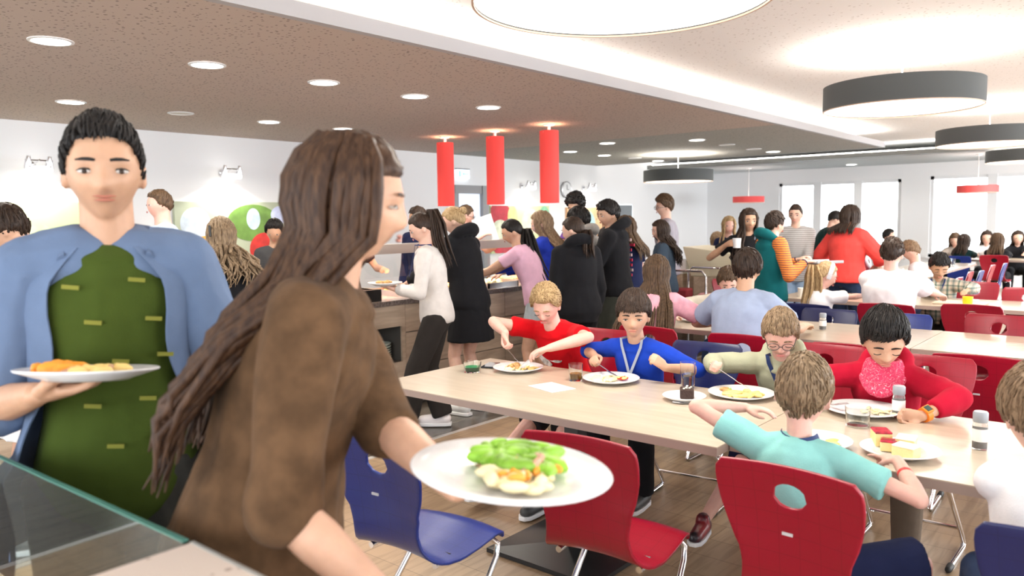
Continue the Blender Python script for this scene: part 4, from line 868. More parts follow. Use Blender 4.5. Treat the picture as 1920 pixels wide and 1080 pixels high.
def person(label, head, yaw, sit=False, lean=0, hh=.22, hyaw=None, hpitch=0, hroll=0, side=0, twist=0, RH=None, LH=None, rp=None, lp=None, RE=None, LE=None, rhand={}, lhand={}, top={}, bot={}, hair={}, sk='light', lod=1, feet=None, knees=None, shoes=(.1, .1, .1), h=None, fat=1., hz_=None, face=True, extra={}, group=None, sockets=None, seat=.455, hdir=None, armk=1.0, legk=1.0):
    rnd = random.Random(hash(label) % 1000 if False else sum(map(ord, label)))
    yr = R(yaw); Fw = V3(math.cos(yr), math.sin(yr), 0); Lf = V3(-math.sin(yr), math.cos(yr), 0); Up = V3(0, 0, 1)
    HC = Vector(head)
    hy = R(hyaw if hyaw is not None else yaw); Mh = Matrix.Rotation(hy, 3, 'Z') @ Matrix.Rotation(R(hpitch), 3, 'Y') @ Matrix.Rotation(R(hroll), 3, 'X')
    def spine(s, nseg=10):
        zp = (seat + .085 * s) if sit else .535 * 1.7 * s; P = [V3(0, 0, zp)]; L = .535 * s / nseg; D = []
        for i in range(nseg):
            f = (i + .5) / nseg; a = R(lean) * ((.45 + 1.1 * f) if sit else (.7 + .6 * f)); b = R(side) * (.4 + 1.2 * f); d = Fw * math.sin(a) * math.cos(b) + Lf * math.sin(b) + Up * math.cos(a) * math.cos(b)
            P.append(P[-1] + d * L); D.append(d)
        D.append(D[-1]); return P, D
    def hc(s):
        P, D = spine(s); nd = (D[-1] + Up * .8).normalized() if lean < 50 else D[-1]; return P[-1] + nd * (.045 * s + .5 * hh) + Mh @ V3(.02, 0, 0) , P, D, nd
    if h: s = h / 1.7
    else:
        lo, hi = .5, 1.35
        for _ in range(30):
            s = (lo + hi) / 2
            if hc(s)[0].z < HC.z: lo = s
            else: hi = s
    c, P, D, nd = hc(s); off = V3(HC.x - c.x, HC.y - c.y, 0); root = V3(HC.x - c.x, HC.y - c.y, 0)
    C = c; dz = HC.z - c.z                              # all geometry is kept in coordinates of the root (origin under the pelvis)
    T = empty('person', root, 0, label, 'person', group)
    toL = lambda w: Vector(w) - root
    tw = R(twist)
    def lat(f):  # lateral axis along the spine
        a = tw * f; return Lf * math.cos(a) - Fw * math.sin(a)
    vox = {0: .0048, 1: .0085, 2: .013}[lod]; cvox = {0: .007, 1: .0105, 2: .015}[lod]
    def sp(t):  # t in 0..1 on the spine
        t = max(0, min(.9999, t)) * 10; i = int(t); return P[i].lerp(P[i + 1], t - i)
    prof = [(-.16, .10, .095), (-.06, .155, .115), (.04, .162, .115), (.2, .145, .105), (.38, .13, .098), (.55, .142, .108), (.72, .152, .114), (.85, .148, .102), (.93, .112, .082), (1.0, .066, .060)]
    def torso(m, t0, t1, inf=0., flare=0., neckw=None):
        pts = []; rad = []; ups = []; bk = D[0]
        for k in range(25):
            t = t0 + (t1 - t0) * k / 24
            for i in range(len(prof) - 1):
                if t <= prof[i + 1][0] or i == len(prof) - 2:
                    f = max(0, min(1, (t - prof[i][0]) / (prof[i + 1][0] - prof[i][0]))); a = prof[i][1] * (1 - f) + prof[i + 1][1] * f; b = prof[i][2] * (1 - f) + prof[i + 1][2] * f; break
            p = P[0] + D[0] * (.535 * s * t) if t < 0 else sp(t)
            fl = flare * smooth(.5, t0, t); pts.append(p); fa = fat if t < .8 else 1 + (fat - 1) * .4
            a = a * s * fa + inf + fl; b = b * s * fa + inf + fl
            rad.append((a, b)); ups.append(lat(max(0, t)))
        m.tube(pts, rad, 26, up=ups)
    # arms
    nb = P[10]; shw = .150 * s * (fat * .5 + .5); shc = sp(.905); SR = shc - lat(1) * shw - D[9] * .005; SL = shc + lat(1) * shw - D[9] * .005
    la, lfm = .178 * 1.7 * s * armk, .152 * 1.7 * s * armk; hs = .105 * 1.7 * s
    arms = {}
    for nm, S, tgt, pole, sg, hd, EE in (('R', SR, RH, rp, -1, rhand, RE), ('L', SL, LH, lp, 1, lhand, LE)):
        if tgt is None: tl = S + V3(0, 0, -1) * (la + lfm) * .96 + lat(1) * sg * .06 + Fw * .06
        else: tl = toL(tgt)
        pl = Vector(pole) if pole is not None else (lat(1) * sg * .6 - Up * .7 - Fw * .5)
        if tgt is None: pl = -Fw + lat(1) * sg * .3
        E_, Wr = ik(S, tl, la, lfm, pl)
        if EE is not None: E_ = S + (toL(EE) - S).normalized() * la; Wr = E_ + (tl - E_).normalized() * lfm
        d = (Wr - E_).normalized(); dd = Vector(hd['d']) if 'd' in hd else d
        n = Vector(hd['n']) if 'n' in hd else ((-Up) if tgt is not None else (-lat(1) * sg)); arms[nm] = (S, E_, Wr, dd, n, sg, hd)
    # legs
    legs = {}
    for nm, sg in (('R', -1), ('L', 1)):
        H = P[0] + Lf * sg * .09 * s * fat - Up * .02 * s; l1, l2 = .245 * 1.7 * s * legk, .235 * 1.7 * s * legk
        if sit:
            k0 = H + Fw * l1 * .97 + Lf * sg * .05 + Up * .0; 
            if knees and knees.get(nm) is not None: k0 = H + (toL(knees[nm]) - H).normalized() * l1
            ft = toL(feet[nm]) if feet and feet.get(nm) is not None else V3(k0.x, k0.y, .085 * s) - Fw * .03
            d = ft - k0; 
            K, A = (k0, k0 + d.normalized() * min(l2, d.length if d.length < l2 else l2)) if not (feet and feet.get(nm)) else ik(H, ft, l1, l2, Up + Fw * .6)
            if not (feet and feet.get(nm)) and A.z < .085 * s: A.z = .085 * s
        else:
            ft = toL(feet[nm]) if feet and feet.get(nm) is not None else H * 1 + V3(0, 0, 0)
            if not (feet and feet.get(nm) is not None): ft = V3(H.x, H.y, .085 * s) + Lf * sg * .02
            K, A = ik(H, ft, l1 * 1.015, l2 * 1.015, Fw)
        legs[nm] = (H, K, A, sg)
    fdir = {nm: Fw for nm in 'RL'}
    # ---- body: one continuous surface
    b = MB(); torso(b, -.16, 1.0)
    b.tube([sp(.9), P[10] - Mh @ V3(0, 0, 0) + nd * .01, C + Mh @ V3(-.09, 0, -.33) * hh, C + Mh @ V3(-.08, 0, -.1) * hh], [(.075 * s, .07 * s), (.056 * s, .06 * s), (.052 * s + .002, .056 * s), (.055 * s, .06 * s)], 16, up=lat(1))
    head_mb(b, C, Mh, hh, *((64, 48) if lod == 0 else (40, 28)), detail=lod < 2)
    for S, E_, Wr, dd, n, sg, hd in arms.values():
        b.cap(sp(.92) + lat(1) * sg * .06 * s, S, .062 * s, .050 * s); b.cap(S, S.lerp(E_, .55), .050 * s, .042 * s); b.cap(S.lerp(E_, .5), E_, .042 * s, .034 * s)
        b.cap(E_, E_.lerp(Wr, .3), .037 * s, .040 * s); b.cap(E_.lerp(Wr, .3), Wr, .040 * s, .025 * s)
        hand_mb(b, Wr, dd, n, hs, sg, hd.get('curl', .45), hd.get('thumb', .5), hd.get('point', False))
    for nm, (H, K, A, sg) in legs.items():
        b.cap(H, H.lerp(K, .5), .085 * s * fat, .07 * s * fat); b.cap(H.lerp(K, .5), K, .07 * s * fat, .052 * s); b.cap(K, K.lerp(A, .3), .05 * s, .056 * s); b.cap(K.lerp(A, .3), A, .056 * s, .034 * s)
        b.cap(A + V3(0, 0, -.02 * s), A + Fw * .16 * s + V3(0, 0, -.05 * s), .038 * s, .028 * s); b.cap(A - Fw * .02 * s, A - Fw * .025 * s + V3(0, 0, -.045 * s), .036 * s, .034 * s)
    body = finish(b, 'body', skin(sk), T, vox, 3 if lod else 4)
    # ---- face parts
    if face:
        for sg in (-1, 1):
            ec = C + Mh @ (V3(.343, sg * .15, -.016) * hh); er = .052 * hh; e = MB(); opn = extra.get('eyes', 1)
            if opn:
                e.ell(ec, (er * .8, er * 1.15, er * .42 * opn), Mh, 14, 10); e.cur = 1; dv = Mh @ (V3(1, 0, -.05) if not extra.get('look') else Vector(extra['look'])).normalized()
                e.ell(ec + dv * er * .5, (er * .42, er * .5, er * .40 * opn), Mh, 12, 8); e.cur = 2; e.tube([ec + Mh @ (V3(.030 - 3.4 * y * y, y, (.026 - 4.6 * y * y) * opn) * hh) for y in (-.066, -.033, 0, .033, .066)], [.003 * hh, .008 * hh, .009 * hh, .008 * hh, .003 * hh], 6)
                o = e.build('eye', [mat('eye_white', (.6, .56, .53), .3), mat('dark_brown_iris', (.03, .018, .012), .1), mat('dark_lashes', (.03, .02, .015), .6)], T)
            else:
                e.tube([ec + Mh @ (V3(.052, y, -.012 - .02 * (1 - (y / .06) ** 2)) * hh) for y in (-.06, -.03, 0, .03, .06)], [.008 * hh] * 5, 6); o = e.build('eye', [mat('dark_lashes', (.03, .02, .015), .6)], T)
            if lod < 2:
                bm_ = MB(); bm_.tube([C + Mh @ (V3(.405 - .10 * (abs(yy) - .05) * 1.4, sg * yy, .082 + .012 * (1 - ((yy - .14) / .09) ** 2)) * hh) for yy in (.06, .11, .16, .22)], [(.008 * hh, .014 * hh), (.01 * hh, .018 * hh), (.009 * hh, .016 * hh), (.004 * hh, .008 * hh)], 6, up=Mh @ V3(1, 0, 0)); bm_.build('eyebrow', hm(hair.get('col', 'brown')), T)
        lm = MB(); x0 = .413
        lm.tube([C + Mh @ (V3(x0 - .9 * yy * yy, yy, -.243 + .006 * (abs(yy) > .02)) * hh) for yy in (-.095, -.05, 0, .05, .095)], [(.004 * hh, .004 * hh), (.018 * hh, .012 * hh), (.022 * hh, .014 * hh), (.018 * hh, .012 * hh), (.004 * hh, .004 * hh)], 8, up=Mh @ V3(1, 0, 0))
        lm.tube([C + Mh @ (V3(x0 - .004 - .9 * yy * yy, yy, -.272) * hh) for yy in (-.085, -.045, 0, .045, .085)], [(.004 * hh, .004 * hh), (.02 * hh, .014 * hh), (.025 * hh, .018 * hh), (.02 * hh, .014 * hh), (.004 * hh, .004 * hh)], 8, up=Mh @ V3(1, 0, 0))
        lm.build('lips', mat('lip_' + sk, tuple(c * f for c, f in zip(skin(sk).node_tree.nodes['Principled BSDF'].inputs['Base Color'].default_value[:3], (.85, .55, .6))), .4), T)
    # ---- hair
    if hair:
        def body_q(e, wid, rn):
            x0 = e.x; ew = Mh @ e; ew = V3(ew.x, ew.y, 0).normalized(); jx = rn.uniform(0, 1); latv = lat(1)
            back = ew.dot(Fw) < .35
            ly = ew.dot(latv) * .13 * s * wid + rn.uniform(-.02, .02)
            if hair.get('front') and not back: pass
            def q(z):
                # nearest spine point at the height z
                t = max(0, min(1.0, (z - P[0].z) / max(.01, P[10].z - P[0].z))); c_ = sp(t); dep = .125 * s + .014 + (top.get('inf', .012) if top else 0) * 1.1 + jx * .018 + (.0 if t < .9 else -.03 * (t - .9) * 10)
                fb = -1 if (back and not hair.get('front') == 'all') else (1 if hair.get('front') else -1)
                return c_ + Fw * fb * dep + latv * ly
            return q
        hb = hair_mb(C, Mh, hh, hair, rnd, lod, body_q); hb.build('hair', hm(hair['col']), T, sharp=80)
    # ---- clothes
    def limb_sleeve(m, arm, frac, r0, r1, drape=0.):
        S, E_, Wr = arm[:3]; m.cap(sp(.91) + lat(1) * arm[5] * .055 * s, S, (.062 * s + r0), (.049 * s + r0), 12)
        L1 = (E_ - S).length; L2 = (Wr - E_).length; L = frac * (L1 + L2)
        if L <= L1:
            e = S.lerp(E_, L / L1); m.tube([S - (E_ - S) * .08, S.lerp(e, .4), e], [.050 * s + r0, .047 * s + r0 * 1.1, .044 * s + r1 * 1.2], 14)
            if drape: m.tube([S.lerp(e, .3), e + V3(0, 0, -drape * .6)], [.05 * s, .045 * s + drape * .5], 12)
        else:
            e = E_.lerp(Wr, (L - L1) / L2); m.cap(S, E_, .049 * s + r0, .038 * s + r0); m.tube([E_ - (e - E_) * .06, E_, E_.lerp(e, .5), E_.lerp(e, .93), e], [.034 * s + r0, .039 * s + r0, .038 * s + r0 * .9, .034 * s + r0 * .6, .031 * s + r1 * .6], 14)
    if top:
        k = top.get('inf', .012); m = MB(); t0 = top.get('hem', -.12 if not sit else -.02); torso(m, t0, .985, k, top.get('flare', .008))
        sl = top.get('sleeve', .3)
        for nm in 'RL': 
            if sl: limb_sleeve(m, arms[nm], sl, k * .9, k, top.get('drape', 0))
        m.tube([sp(.95), P[10] + nd * .004], [(.10 * s + k, .085 * s + k), (.066 * s + k * .4, .062 * s + k * .4)], 16, up=lat(1))
        if top.get('hood'):
            hb_ = P[10] - Fw * .075 * s - Up * .01
            m.ell(hb_ - Up * .04 * s, (.08 * s, .13 * s, .075 * s), Matrix.Rotation(yr, 3, 'Z'), 14, 10)
            ring = [P[10] + Fw * (math.cos(a) * .085 - .045) * s + lat(1) * math.sin(a) * .105 * s + Up * (.03 - .055 * math.cos(a)) * s for a in [k_ * PI / 8 for k_ in range(-8, 9)]]
            m.tube(ring, [(.018 + .022 * (1 - math.cos(k_ * PI / 8)) / 2) * s * 1.25 for k_ in range(-8, 9)], 10)
        if top.get('open'):   # jacket: drop the front later by material, keep closed shell
            pass
        o = finish(m, top.get('name', 't_shirt'), top['mat'], T, cvox, 3, top.get('wr', .006 if lod < 2 else .004), rnd.random() * 9, top.get('ws', 9), stretch=.6)
        if sl > .55 and top.get('cuffs'):
            for nm in 'RL':
                S, E_, Wr = arms[nm][:3]; d = (Wr - E_).normalized(); w_ = E_.lerp(Wr, .9); MB().tube([w_, w_ + d * .04], [.036 * s, .033 * s], 14).build('cuff', top['cuffs'], T)
    if bot:
        m = MB(); kb = bot.get('inf', .012); kind = bot.get('kind', 'trousers')
        if kind == 'skirt':
            zt = P[0] + D[0] * .06 * s; zb = bot.get('len', .42) * s; m.tube([sp(.12), P[0], P[0] - Up * zb * .5, P[0] - Up * zb], [(.15 * s, .11 * s), (.175 * s, .135 * s), (.20 * s, .16 * s), (.22 * s, .18 * s)], 28, up=Lf)
        else:
            torso(m, -.15, .12, kb * .8); fr = {'trousers': 1.0, 'shorts': bot.get('len', .42)}[kind]; lo_ = bot.get('loose', .012)
            for H, K, A, sg in legs.values():
                L1 = (K - H).length; L2 = (A - K).length; L = fr * (L1 + L2)
                m.cap(P[0] + Lf * sg * .05 * s - Up * .03 * s, H, .1 * s + kb, .088 * s * fat + kb)
                if L <= L1: e = H.lerp(K, L / L1); m.tube([H, H.lerp(e, .5), e], [.088 * s * fat + kb, .08 * s * fat + kb, .075 * s * fat + kb + lo_], 16)
                else:
                    e = K.lerp(A, (L - L1) / L2); m.cap(H, K, .087 * s * fat + kb, .056 * s + kb + lo_ * .5); m.tube([K - (e - K) * .05, K.lerp(e, .3), K.lerp(e, .95), e], [.055 * s + kb + lo_ * .5, .058 * s + kb + lo_ * .6, .04 * s + kb + lo_, .038 * s + kb + lo_], 16)
        finish(m, kind if kind != 'trousers' else bot.get('name', 'trousers'), bot['mat'], T, cvox, 3, .004 if kind != 'skirt' else .008, rnd.random() * 9, 9 if kind != 'skirt' else 16, stretch=.6 if kind != 'skirt' else .15)
    if shoes is not None:
        sm = mat('shoe_%d_%d' % (int(shoes[0] * 99), int(shoes[2] * 99)), shoes, .5)
        for H, K, A, sg in legs.values():
            m = MB(); fz = A.z - .085 * s; fd = Fw; m.cap(V3(A.x, A.y, .06 * s + fz) - fd * .02, V3(A.x, A.y, .045 * s + fz) + fd * .165 * s, .048 * s, .04 * s); m.cap(A + V3(0, 0, .01), V3(A.x, A.y, .06 * s + fz), .045 * s, .048 * s)
            sh = finish(m, 'shoe', extra.get('shoem', sm), T, .008 if lod else .005, 3)
            so = MB(); q = [V3(A.x, A.y, fz) + fd * (a * s) + Lf * (b_ * s) for a, b_ in ((-.07, .03), (-.07, -.03), (-.03, -.045), (.1, -.052), (.18, -.045), (.215, -.02), (.215, .02), (.18, .045), (.1, .052), (-.03, .045))]
            so.prism([(p.x, p.y) for p in q], max(fz, -.0) + .002, fz + .028 * s); so.build('sole', mat('white_rubber_sole', (.75, .75, .76), .5), sh, bevel=.004)
    if extra.get('over'):
        ov = extra['over']; V = []; F = []; g = ov.get('gap', 48); na = 40; ks = 30; t0 = ov.get('hem', -.3); t1 = .99
        for lay in (0, 1):
            for k in range(ks + 1):
                t = t0 + (t1 - t0) * k / ks
                for i in range(len(prof) - 1):
                    if t <= prof[i + 1][0] or i == len(prof) - 2:
                        f = max(0, min(1, (t - prof[i][0]) / (prof[i + 1][0] - prof[i][0]))); a = prof[i][1] * (1 - f) + prof[i + 1][1] * f; b_ = prof[i][2] * (1 - f) + prof[i + 1][2] * f; break
                if t < .1: a = max(a, .17); b_ = max(b_, .13)
                p = P[0] + D[0] * (.535 * s * t) if t < 0 else sp(t); inf = .03 + .055 * smooth(.7, t0, t) + (.004 if lay else 0); gg = g * (.55 + .6 * smooth(1, .3, t)) + 8 * math.sin(t * 9)
                for j in range(na + 1):
                    th = R(270 + gg + (360 - 2 * gg) * j / na); rp_ = 1 + .03 * math.sin(th * 7 + t * 3) * smooth(.8, .1, t)
                    V.append(p + lat(1) * (math.cos(th) * (a * s + inf) * rp_) - Fw * (math.sin(th) * (b_ * s + inf) * rp_))
        w_ = na + 1; L0 = (ks + 1) * w_
        for k in range(ks):
            for j in range(na):
                q = k * w_ + j; F.append((q, q + 1, q + w_ + 1, q + w_)); F.append((L0 + q, L0 + q + w_, L0 + q + w_ + 1, L0 + q + 1))
            for j in (0, na): q = k * w_ + j; F.append((q, q + w_, L0 + q + w_, L0 + q))
        for j in range(na): F.append((j, j + 1, L0 + j + 1, L0 + j)); q = ks * w_ + j; F.append((q, q + 1, L0 + q + 1, L0 + q))
        m = MB(); m.add(V, F); so_ = m.build('open_shirt', ov['mat'], T)
        m = MB()
        for nm in 'RL': limb_sleeve(m, arms[nm], ov.get('sleeve', .55), .03, .038, 0)
        finish(m, 'shirt_sleeves', ov['mat'], so_, cvox, 3, .010, 3, 8, stretch=.6)
        cl_ = MB()
        for sg in (-1, 1):
            pts = [P[10] - Fw * .055 * s + lat(1) * sg * .01 + Up * .03, P[10] + lat(1) * sg * .085 * s + Up * .018, sp(.95) + lat(1) * sg * .085 * s + Fw * .085 * s]
            cl_.tube(pts, [(.008, .024), (.008, .024), (.006, .012)], 8, up=[-Fw, lat(1) * sg, Fw + lat(1) * sg * .6])
        cl_.build('collar', ov['mat'], so_)
    if extra.get('headband'):
        m = MB(); m.tube([C + Mh @ (V3(.10 - .10 * abs(math.cos(a)) ** 2, math.cos(a) * .385, math.sin(a) * .50 + .02) * hh) for a in [k * PI / 12 for k in range(-1, 14)]], [(.006, .02)] * 15, 8, up=[(Mh @ V3(0, math.cos(a), math.sin(a))) for a in [k * PI / 12 for k in range(-1, 14)]]); m.build('headband', mat('pale_grey_knit', (.55, .56, .58), .9, bump=.6, bump_scale=90), T)
    if extra.get('clip'):
        m = MB(); m.box(C + Mh @ (V3(-.30, .38, .12) * hh), (.012, .014, .07), M=Mh); m.build('hair_clip', mat('black_plastic', (.02, .02, .02), .25), T, bevel=.003)
    if extra.get('lanyard'):
        lc = extra['lanyard']; m = MB(); pts = []
        if extra.get('lany_back'):
            for a in range(-5, 6): 
                th = a * PI / 10; pts.append(P[10] - Fw * (.073 * s * math.cos(th)) + lat(1) * math.sin(th) * .082 * s + Up * (.012 + .02 * (abs(a) / 5)) * s)
            for e_ in (1,): pass
        else:
            for a in range(0, 19):
                f = a / 18; sd = 1 - 2 * f; d_ = abs(sd); tt = 1.0 - (1 - d_) * .42; c_ = sp(tt); pts.append(c_ + lat(1) * sd * .075 * s + Fw * ((.062 + (1 - d_) * .085) * s + .015 + .012 * (1 - d_)) + Up * (.02 if d_ > .9 else 0))
            pts = [P[10] - Fw * .05 * s + lat(1) * .05 * s + Up * .02] + pts + [P[10] - Fw * .05 * s - lat(1) * .05 * s + Up * .02]
        m.tube(pts, [(.0018, extra.get('lw', .008))] * len(pts), 6, up=Fw if not extra.get('lany_back') else [(-(p - P[10])).normalized() for p in pts]); m.build('lanyard', lc, T)
    if extra.get('glasses'):
        m = MB()
        for sg in (-1, 1):
            c_ = C + Mh @ (V3(.43, sg * .145, -.02) * hh); m.tube([c_ + Mh @ (V3(0, .115 * math.cos(a * PI / 8), .085 * math.sin(a * PI / 8)) * hh) for a in range(17)], [.0016 if lod == 0 else .0022] * 17, 6)
            m.tube([C + Mh @ (V3(.42, sg * .25, -.0) * hh), C + Mh @ (V3(-.02, sg * .342, -.02) * hh)], [.0018, .0018], 6)
        m.tube([C + Mh @ (V3(.44, -.04, -.01) * hh), C + Mh @ (V3(.44, .04, -.01) * hh)], [.002, .002], 6); m.build('glasses', extra['glasses'], T)
    if extra.get('band'):
        col, arm, f = extra['band'] if not isinstance(extra['band'][0], tuple) or len(extra['band']) == 3 else extra['band']
        S, E_, Wr = arms[arm][:3]; w_ = E_.lerp(Wr, f); d = (Wr - E_).normalized(); MB().tube([w_ - d * .006, w_ + d * .006], [.033 * s * 1.02, .032 * s * 1.02], 18).build('wristband', col, T)
    T_ = dict(T=T, arms=arms, C=C, P=P, D=D, Fw=Fw, Lf=Lf, root=root, s=s, Mh=Mh, hh=hh, legs=legs, sp=sp, lat=lat, nd=nd)
    T_['palm'] = {k: root + a[2] + a[3].normalized() * hs * .45 + a[4].normalized() * .02 for k, a in arms.items()}
    return T_
JEANS = clothm('light_blue_denim', (.3, .42, .58)); DJEANS = clothm('dark_blue_denim', (.03, .05, .11)); BLK = clothm('black_cotton', (.012, .012, .014)); CHAR = clothm('charcoal_cloth', (.06, .06, .062)); NAVYC = clothm('navy_cotton', (.015, .02, .06)); WHT = clothm('white_cotton', (.78, .77, .78)); KHAKI = clothm('brown_grey_cotton', (.16, .12, .09))
def tr(m, **k): d = dict(kind='trousers', mat=m); d.update(k); return d
def sh(m, **k): d = dict(kind='shorts', mat=m); d.update(k); return d
def tp(m, sl=.3, name='t_shirt', **k): d = dict(mat=m, sleeve=sl, name=name); d.update(k); return d
# ---- the boys at the nearest tables
k41 = person('boy in a red T-shirt cutting his food at the nearest table', (3.47, 2.665, 1.07), 184, True, 26, .215, hyaw=198, hpitch=30, RE=(3.29, 3.02, .99), RH=(3.17, 2.66, .91), LE=(3.36, 2.28, .93), LH=(3.22, 2.46, .88), rhand=dict(n=(-.2, -.6, -.5), d=(-.3, -.2, -.75), curl=1.25, thumb=1), lhand=dict(n=(-.1, .1, -1), d=(-.6, .7, -.2), curl=.7, thumb=.6), sk='pink', lod=0,
    top=dict(mat=clothm('bright_red_jersey', (.62, .006, .012)), sleeve=.32, drape=.02, wr=.007), bot=dict(kind='shorts', mat=BLK), hair=dict(kind='fluffy', col='blond', line=.55, top=1.2, flow='up', len=.16, seed=1), extra=dict(eyes=0), shoes=(.05, .05, .05), feet=dict(R=(3.1, 2.85, .08), L=(3.2, 2.5, .08)))
k42 = person('boy with black bowl-cut hair in a blue T-shirt holding his lanyard', (3.42, 2.07, 1.06), 187, True, 14, .225, hyaw=207, hpitch=8, RE=(3.52, 2.42, .83), RH=(3.33, 2.22, .83), LE=(3.5, 1.75, .80), LH=(3.28, 1.86, .84), rhand=dict(n=(0, -.5, -.7), d=(-.8, -.3, .05), curl=1.0, thumb=.8), lhand=dict(n=(.2, .9, .0), d=(-.45, .35, .5), curl=1.3, thumb=1), sk='warm', lod=0,
    top=dict(mat=clothm('royal_blue_jersey', (.012, .05, .42)), sleeve=.62, drape=.0, wr=.006), bot=tr(BLK), hair=dict(kind='bowl', col='dbrown', line=.42, fringe=.3, fmin=.26, top=.5, seed=2, over=-.05), extra=dict(lanyard=mat('grey_lanyard', (.3, .33, .4), .6), eyes=.75), shoes=(.05, .05, .05))
k43 = person('boy with glasses in a sage-green hoodie lifting a fork', (3.60, 1.385, 1.0), 190, True, 24, .225, hyaw=203, hpitch=28, RE=(3.52, 1.72, .84), RH=(3.27, 1.545, .85), LE=(3.5, 1.1, .82), LH=(3.4, 1.15, .80), rhand=dict(n=(0, -.75, -.25), d=(-.75, -.1, .35), curl=1.2, thumb=1), sk='pink', lod=0,
    top=dict(mat=clothm('sage_green_fleece', (.40, .41, .29)), sleeve=.90, hood=True, inf=.02, wr=.008, name='hoodie'), bot=dict(kind='shorts', mat=NAVYC, len=.45), hair=dict(kind='short', col='sandy', line=.5, fringe=.2, fmin=.34, sweep=.6, top=.9, seed=3), extra=dict(lanyard=mat('navy_lanyard', (.01, .03, .12), .6), lw=.011, glasses=mat('thin_dark_frame', (.08, .07, .07), .3, .5), eyes=0, shoem=mat('black_red_leather', (.02, .015, .02), .35, col2=(.35, .01, .015), noise_scale=12)), shoes=(.02, .02, .02), legk=1.2, feet=dict(R=(2.98, 1.58, .085), L=(3.05, 1.25, .085)))
k44 = person('boy with black hair in a red hoodie and red bandana scarf', (3.48, .90, 1.03), 186, True, 22, .235, hyaw=203, hpitch=26, LE=(3.34, .44, .80), LH=(3.33, .68, .79), RE=(3.42, 1.25, .83), RH=(3.24, 1.12, .80), lhand=dict(n=(-.5, .75, .0), d=(-.3, .9, .0), curl=1.0, thumb=.8), rhand=dict(curl=.8), sk='warm', lod=0,
    top=dict(mat=clothm('crimson_fleece', (.42, .008, .03)), sleeve=.86, hood=True, inf=.022, wr=.008, name='hoodie'), bot=tr(KHAKI), hair=dict(kind='bowl', col='black', line=.5, fringe=.2, fmin=.34, sweep=-.8, top=1.0, seed=4, over=0), extra=dict(eyes=0), shoes=(.06, .06, .07))
k45 = person('boy in a turquoise T-shirt sitting with his back to us', (2.42, .855, 1.0), 6, True, 14, .228, hyaw=12, hpitch=14, hroll=4, LE=(2.33, 1.27, .97), LH=(2.64, 1.04, .885), RE=(2.36, .46, .74), RH=(2.70, .70, .85), armk=1.22, legk=1.15, knees=dict(R=(2.62, .38, .52)), lhand=dict(n=(0, 0, -1), d=(.25, -.9, 0), curl=.4), rhand=dict(n=(.1, .3, -.7), d=(.5, .75, -.05), curl=1.2, point=True, thumb=.9), sk='pink', lod=0,
    top=dict(mat=clothm('turquoise_jersey', (.26, .58, .55)), sleeve=.34, drape=.02, wr=.010, ws=7, inf=.014, hem=-.06), bot=dict(kind='shorts', mat=NAVYC, len=.5, loose=.02), hair=dict(kind='short', col='sandy', line=.5, top=.6, len=.13, seed=5), extra=dict(lanyard=mat('navy_lanyard', (.01, .03, .12), .6), lany_back=1, lw=.011, glasses=mat('blue_spectacle_frame', (.02, .15, .5), .3), band=(mat('red_rubber', (.75, .03, .03), .4), 'R', .62)), shoes=(.02, .02, .02))
k46 = person('person with light brown hair in a white top cut off by the right edge', (2.50, .25, 1.01), 14, True, 14, .24, hyaw=30, hpitch=10, sk='light', lod=0, RH=(2.75, -.05, .82), LH=(3.0, .25, .80), top=dict(mat=WHT, sleeve=.35, wr=.009, inf=.02), bot=tr(DJEANS), hair=dict(kind='mop', col='lbrown', line=.45, len=.2, top=.3, seed=6), shoes=(.1, .1, .1))
# ---- the two passing in the foreground
F1 = person('tall man in an open blue shirt over a green T-shirt carrying a plate', (.784, 1.861, 1.672), 243, False, 3, .24, hyaw=246, hpitch=2, RE=(.59, 2.03, 1.12), RH=(.585, 1.79, 1.20), rhand=dict(n=(0, 0, 1), d=(.6, -.6, .1), curl=.35, thumb=.6), LE=(1.03, 1.74, 1.14), LH=(.98, 1.60, .96), lhand=dict(d=(-.2, -.4, -.8)), sk='tan', lod=0,
    top=dict(mat=clothm('olive_green_jersey', (.05, .075, .012)), sleeve=.3, wr=.008, hem=-.16), bot=tr(clothm('dark_olive_trousers', (.05, .05, .045)), loose=.03, inf=.02), hair=dict(kind='crop', col='black', line=.55, top=2.2, len=.1, seed=7), shoes=(.1, .1, .1), feet=dict(R=(.80, 2.02, .09), L=(.93, 1.80, .09)), extra=dict(over=dict(mat=clothm('slate_blue_cotton', (.125, .175, .28)), sleeve=.62)))
F2 = person('woman with long brown hair in a brown cardigan walking past in the foreground', (.945, 1.185, 1.59), -44, False, 16, .235, hyaw=-46, hpitch=8, RE=(.70, 1.08, 1.08), RH=(.80, .93, .93), rhand=dict(d=(.3, -.4, -.6)), LE=(.95, .98, 1.0), LH=(.90, .86, 1.105), lhand=dict(n=(0, 0, 1), d=(.45, -.7, .05), curl=.5), sk='warm', lod=0,
    top=dict(mat=clothm('brown_knit', (.10, .055, .028), noise_amt=.3), sleeve=.62, wr=.012, inf=.02, flare=.03, hem=.02, name='cardigan'), bot=tr(clothm('navy_trousers', (.014, .018, .04)), inf=.03, loose=.03), hair=dict(kind='long', col='deep_brown', top=.2, line=.42, hang=.42, wide=1.2, wavy=.5, n=240, seed=8, az=60), extra=dict(eyes=.6), shoes=(.1, .1, .1), feet=dict(R=(.78, 1.55, .09), L=(1.05, 1.12, .09)))
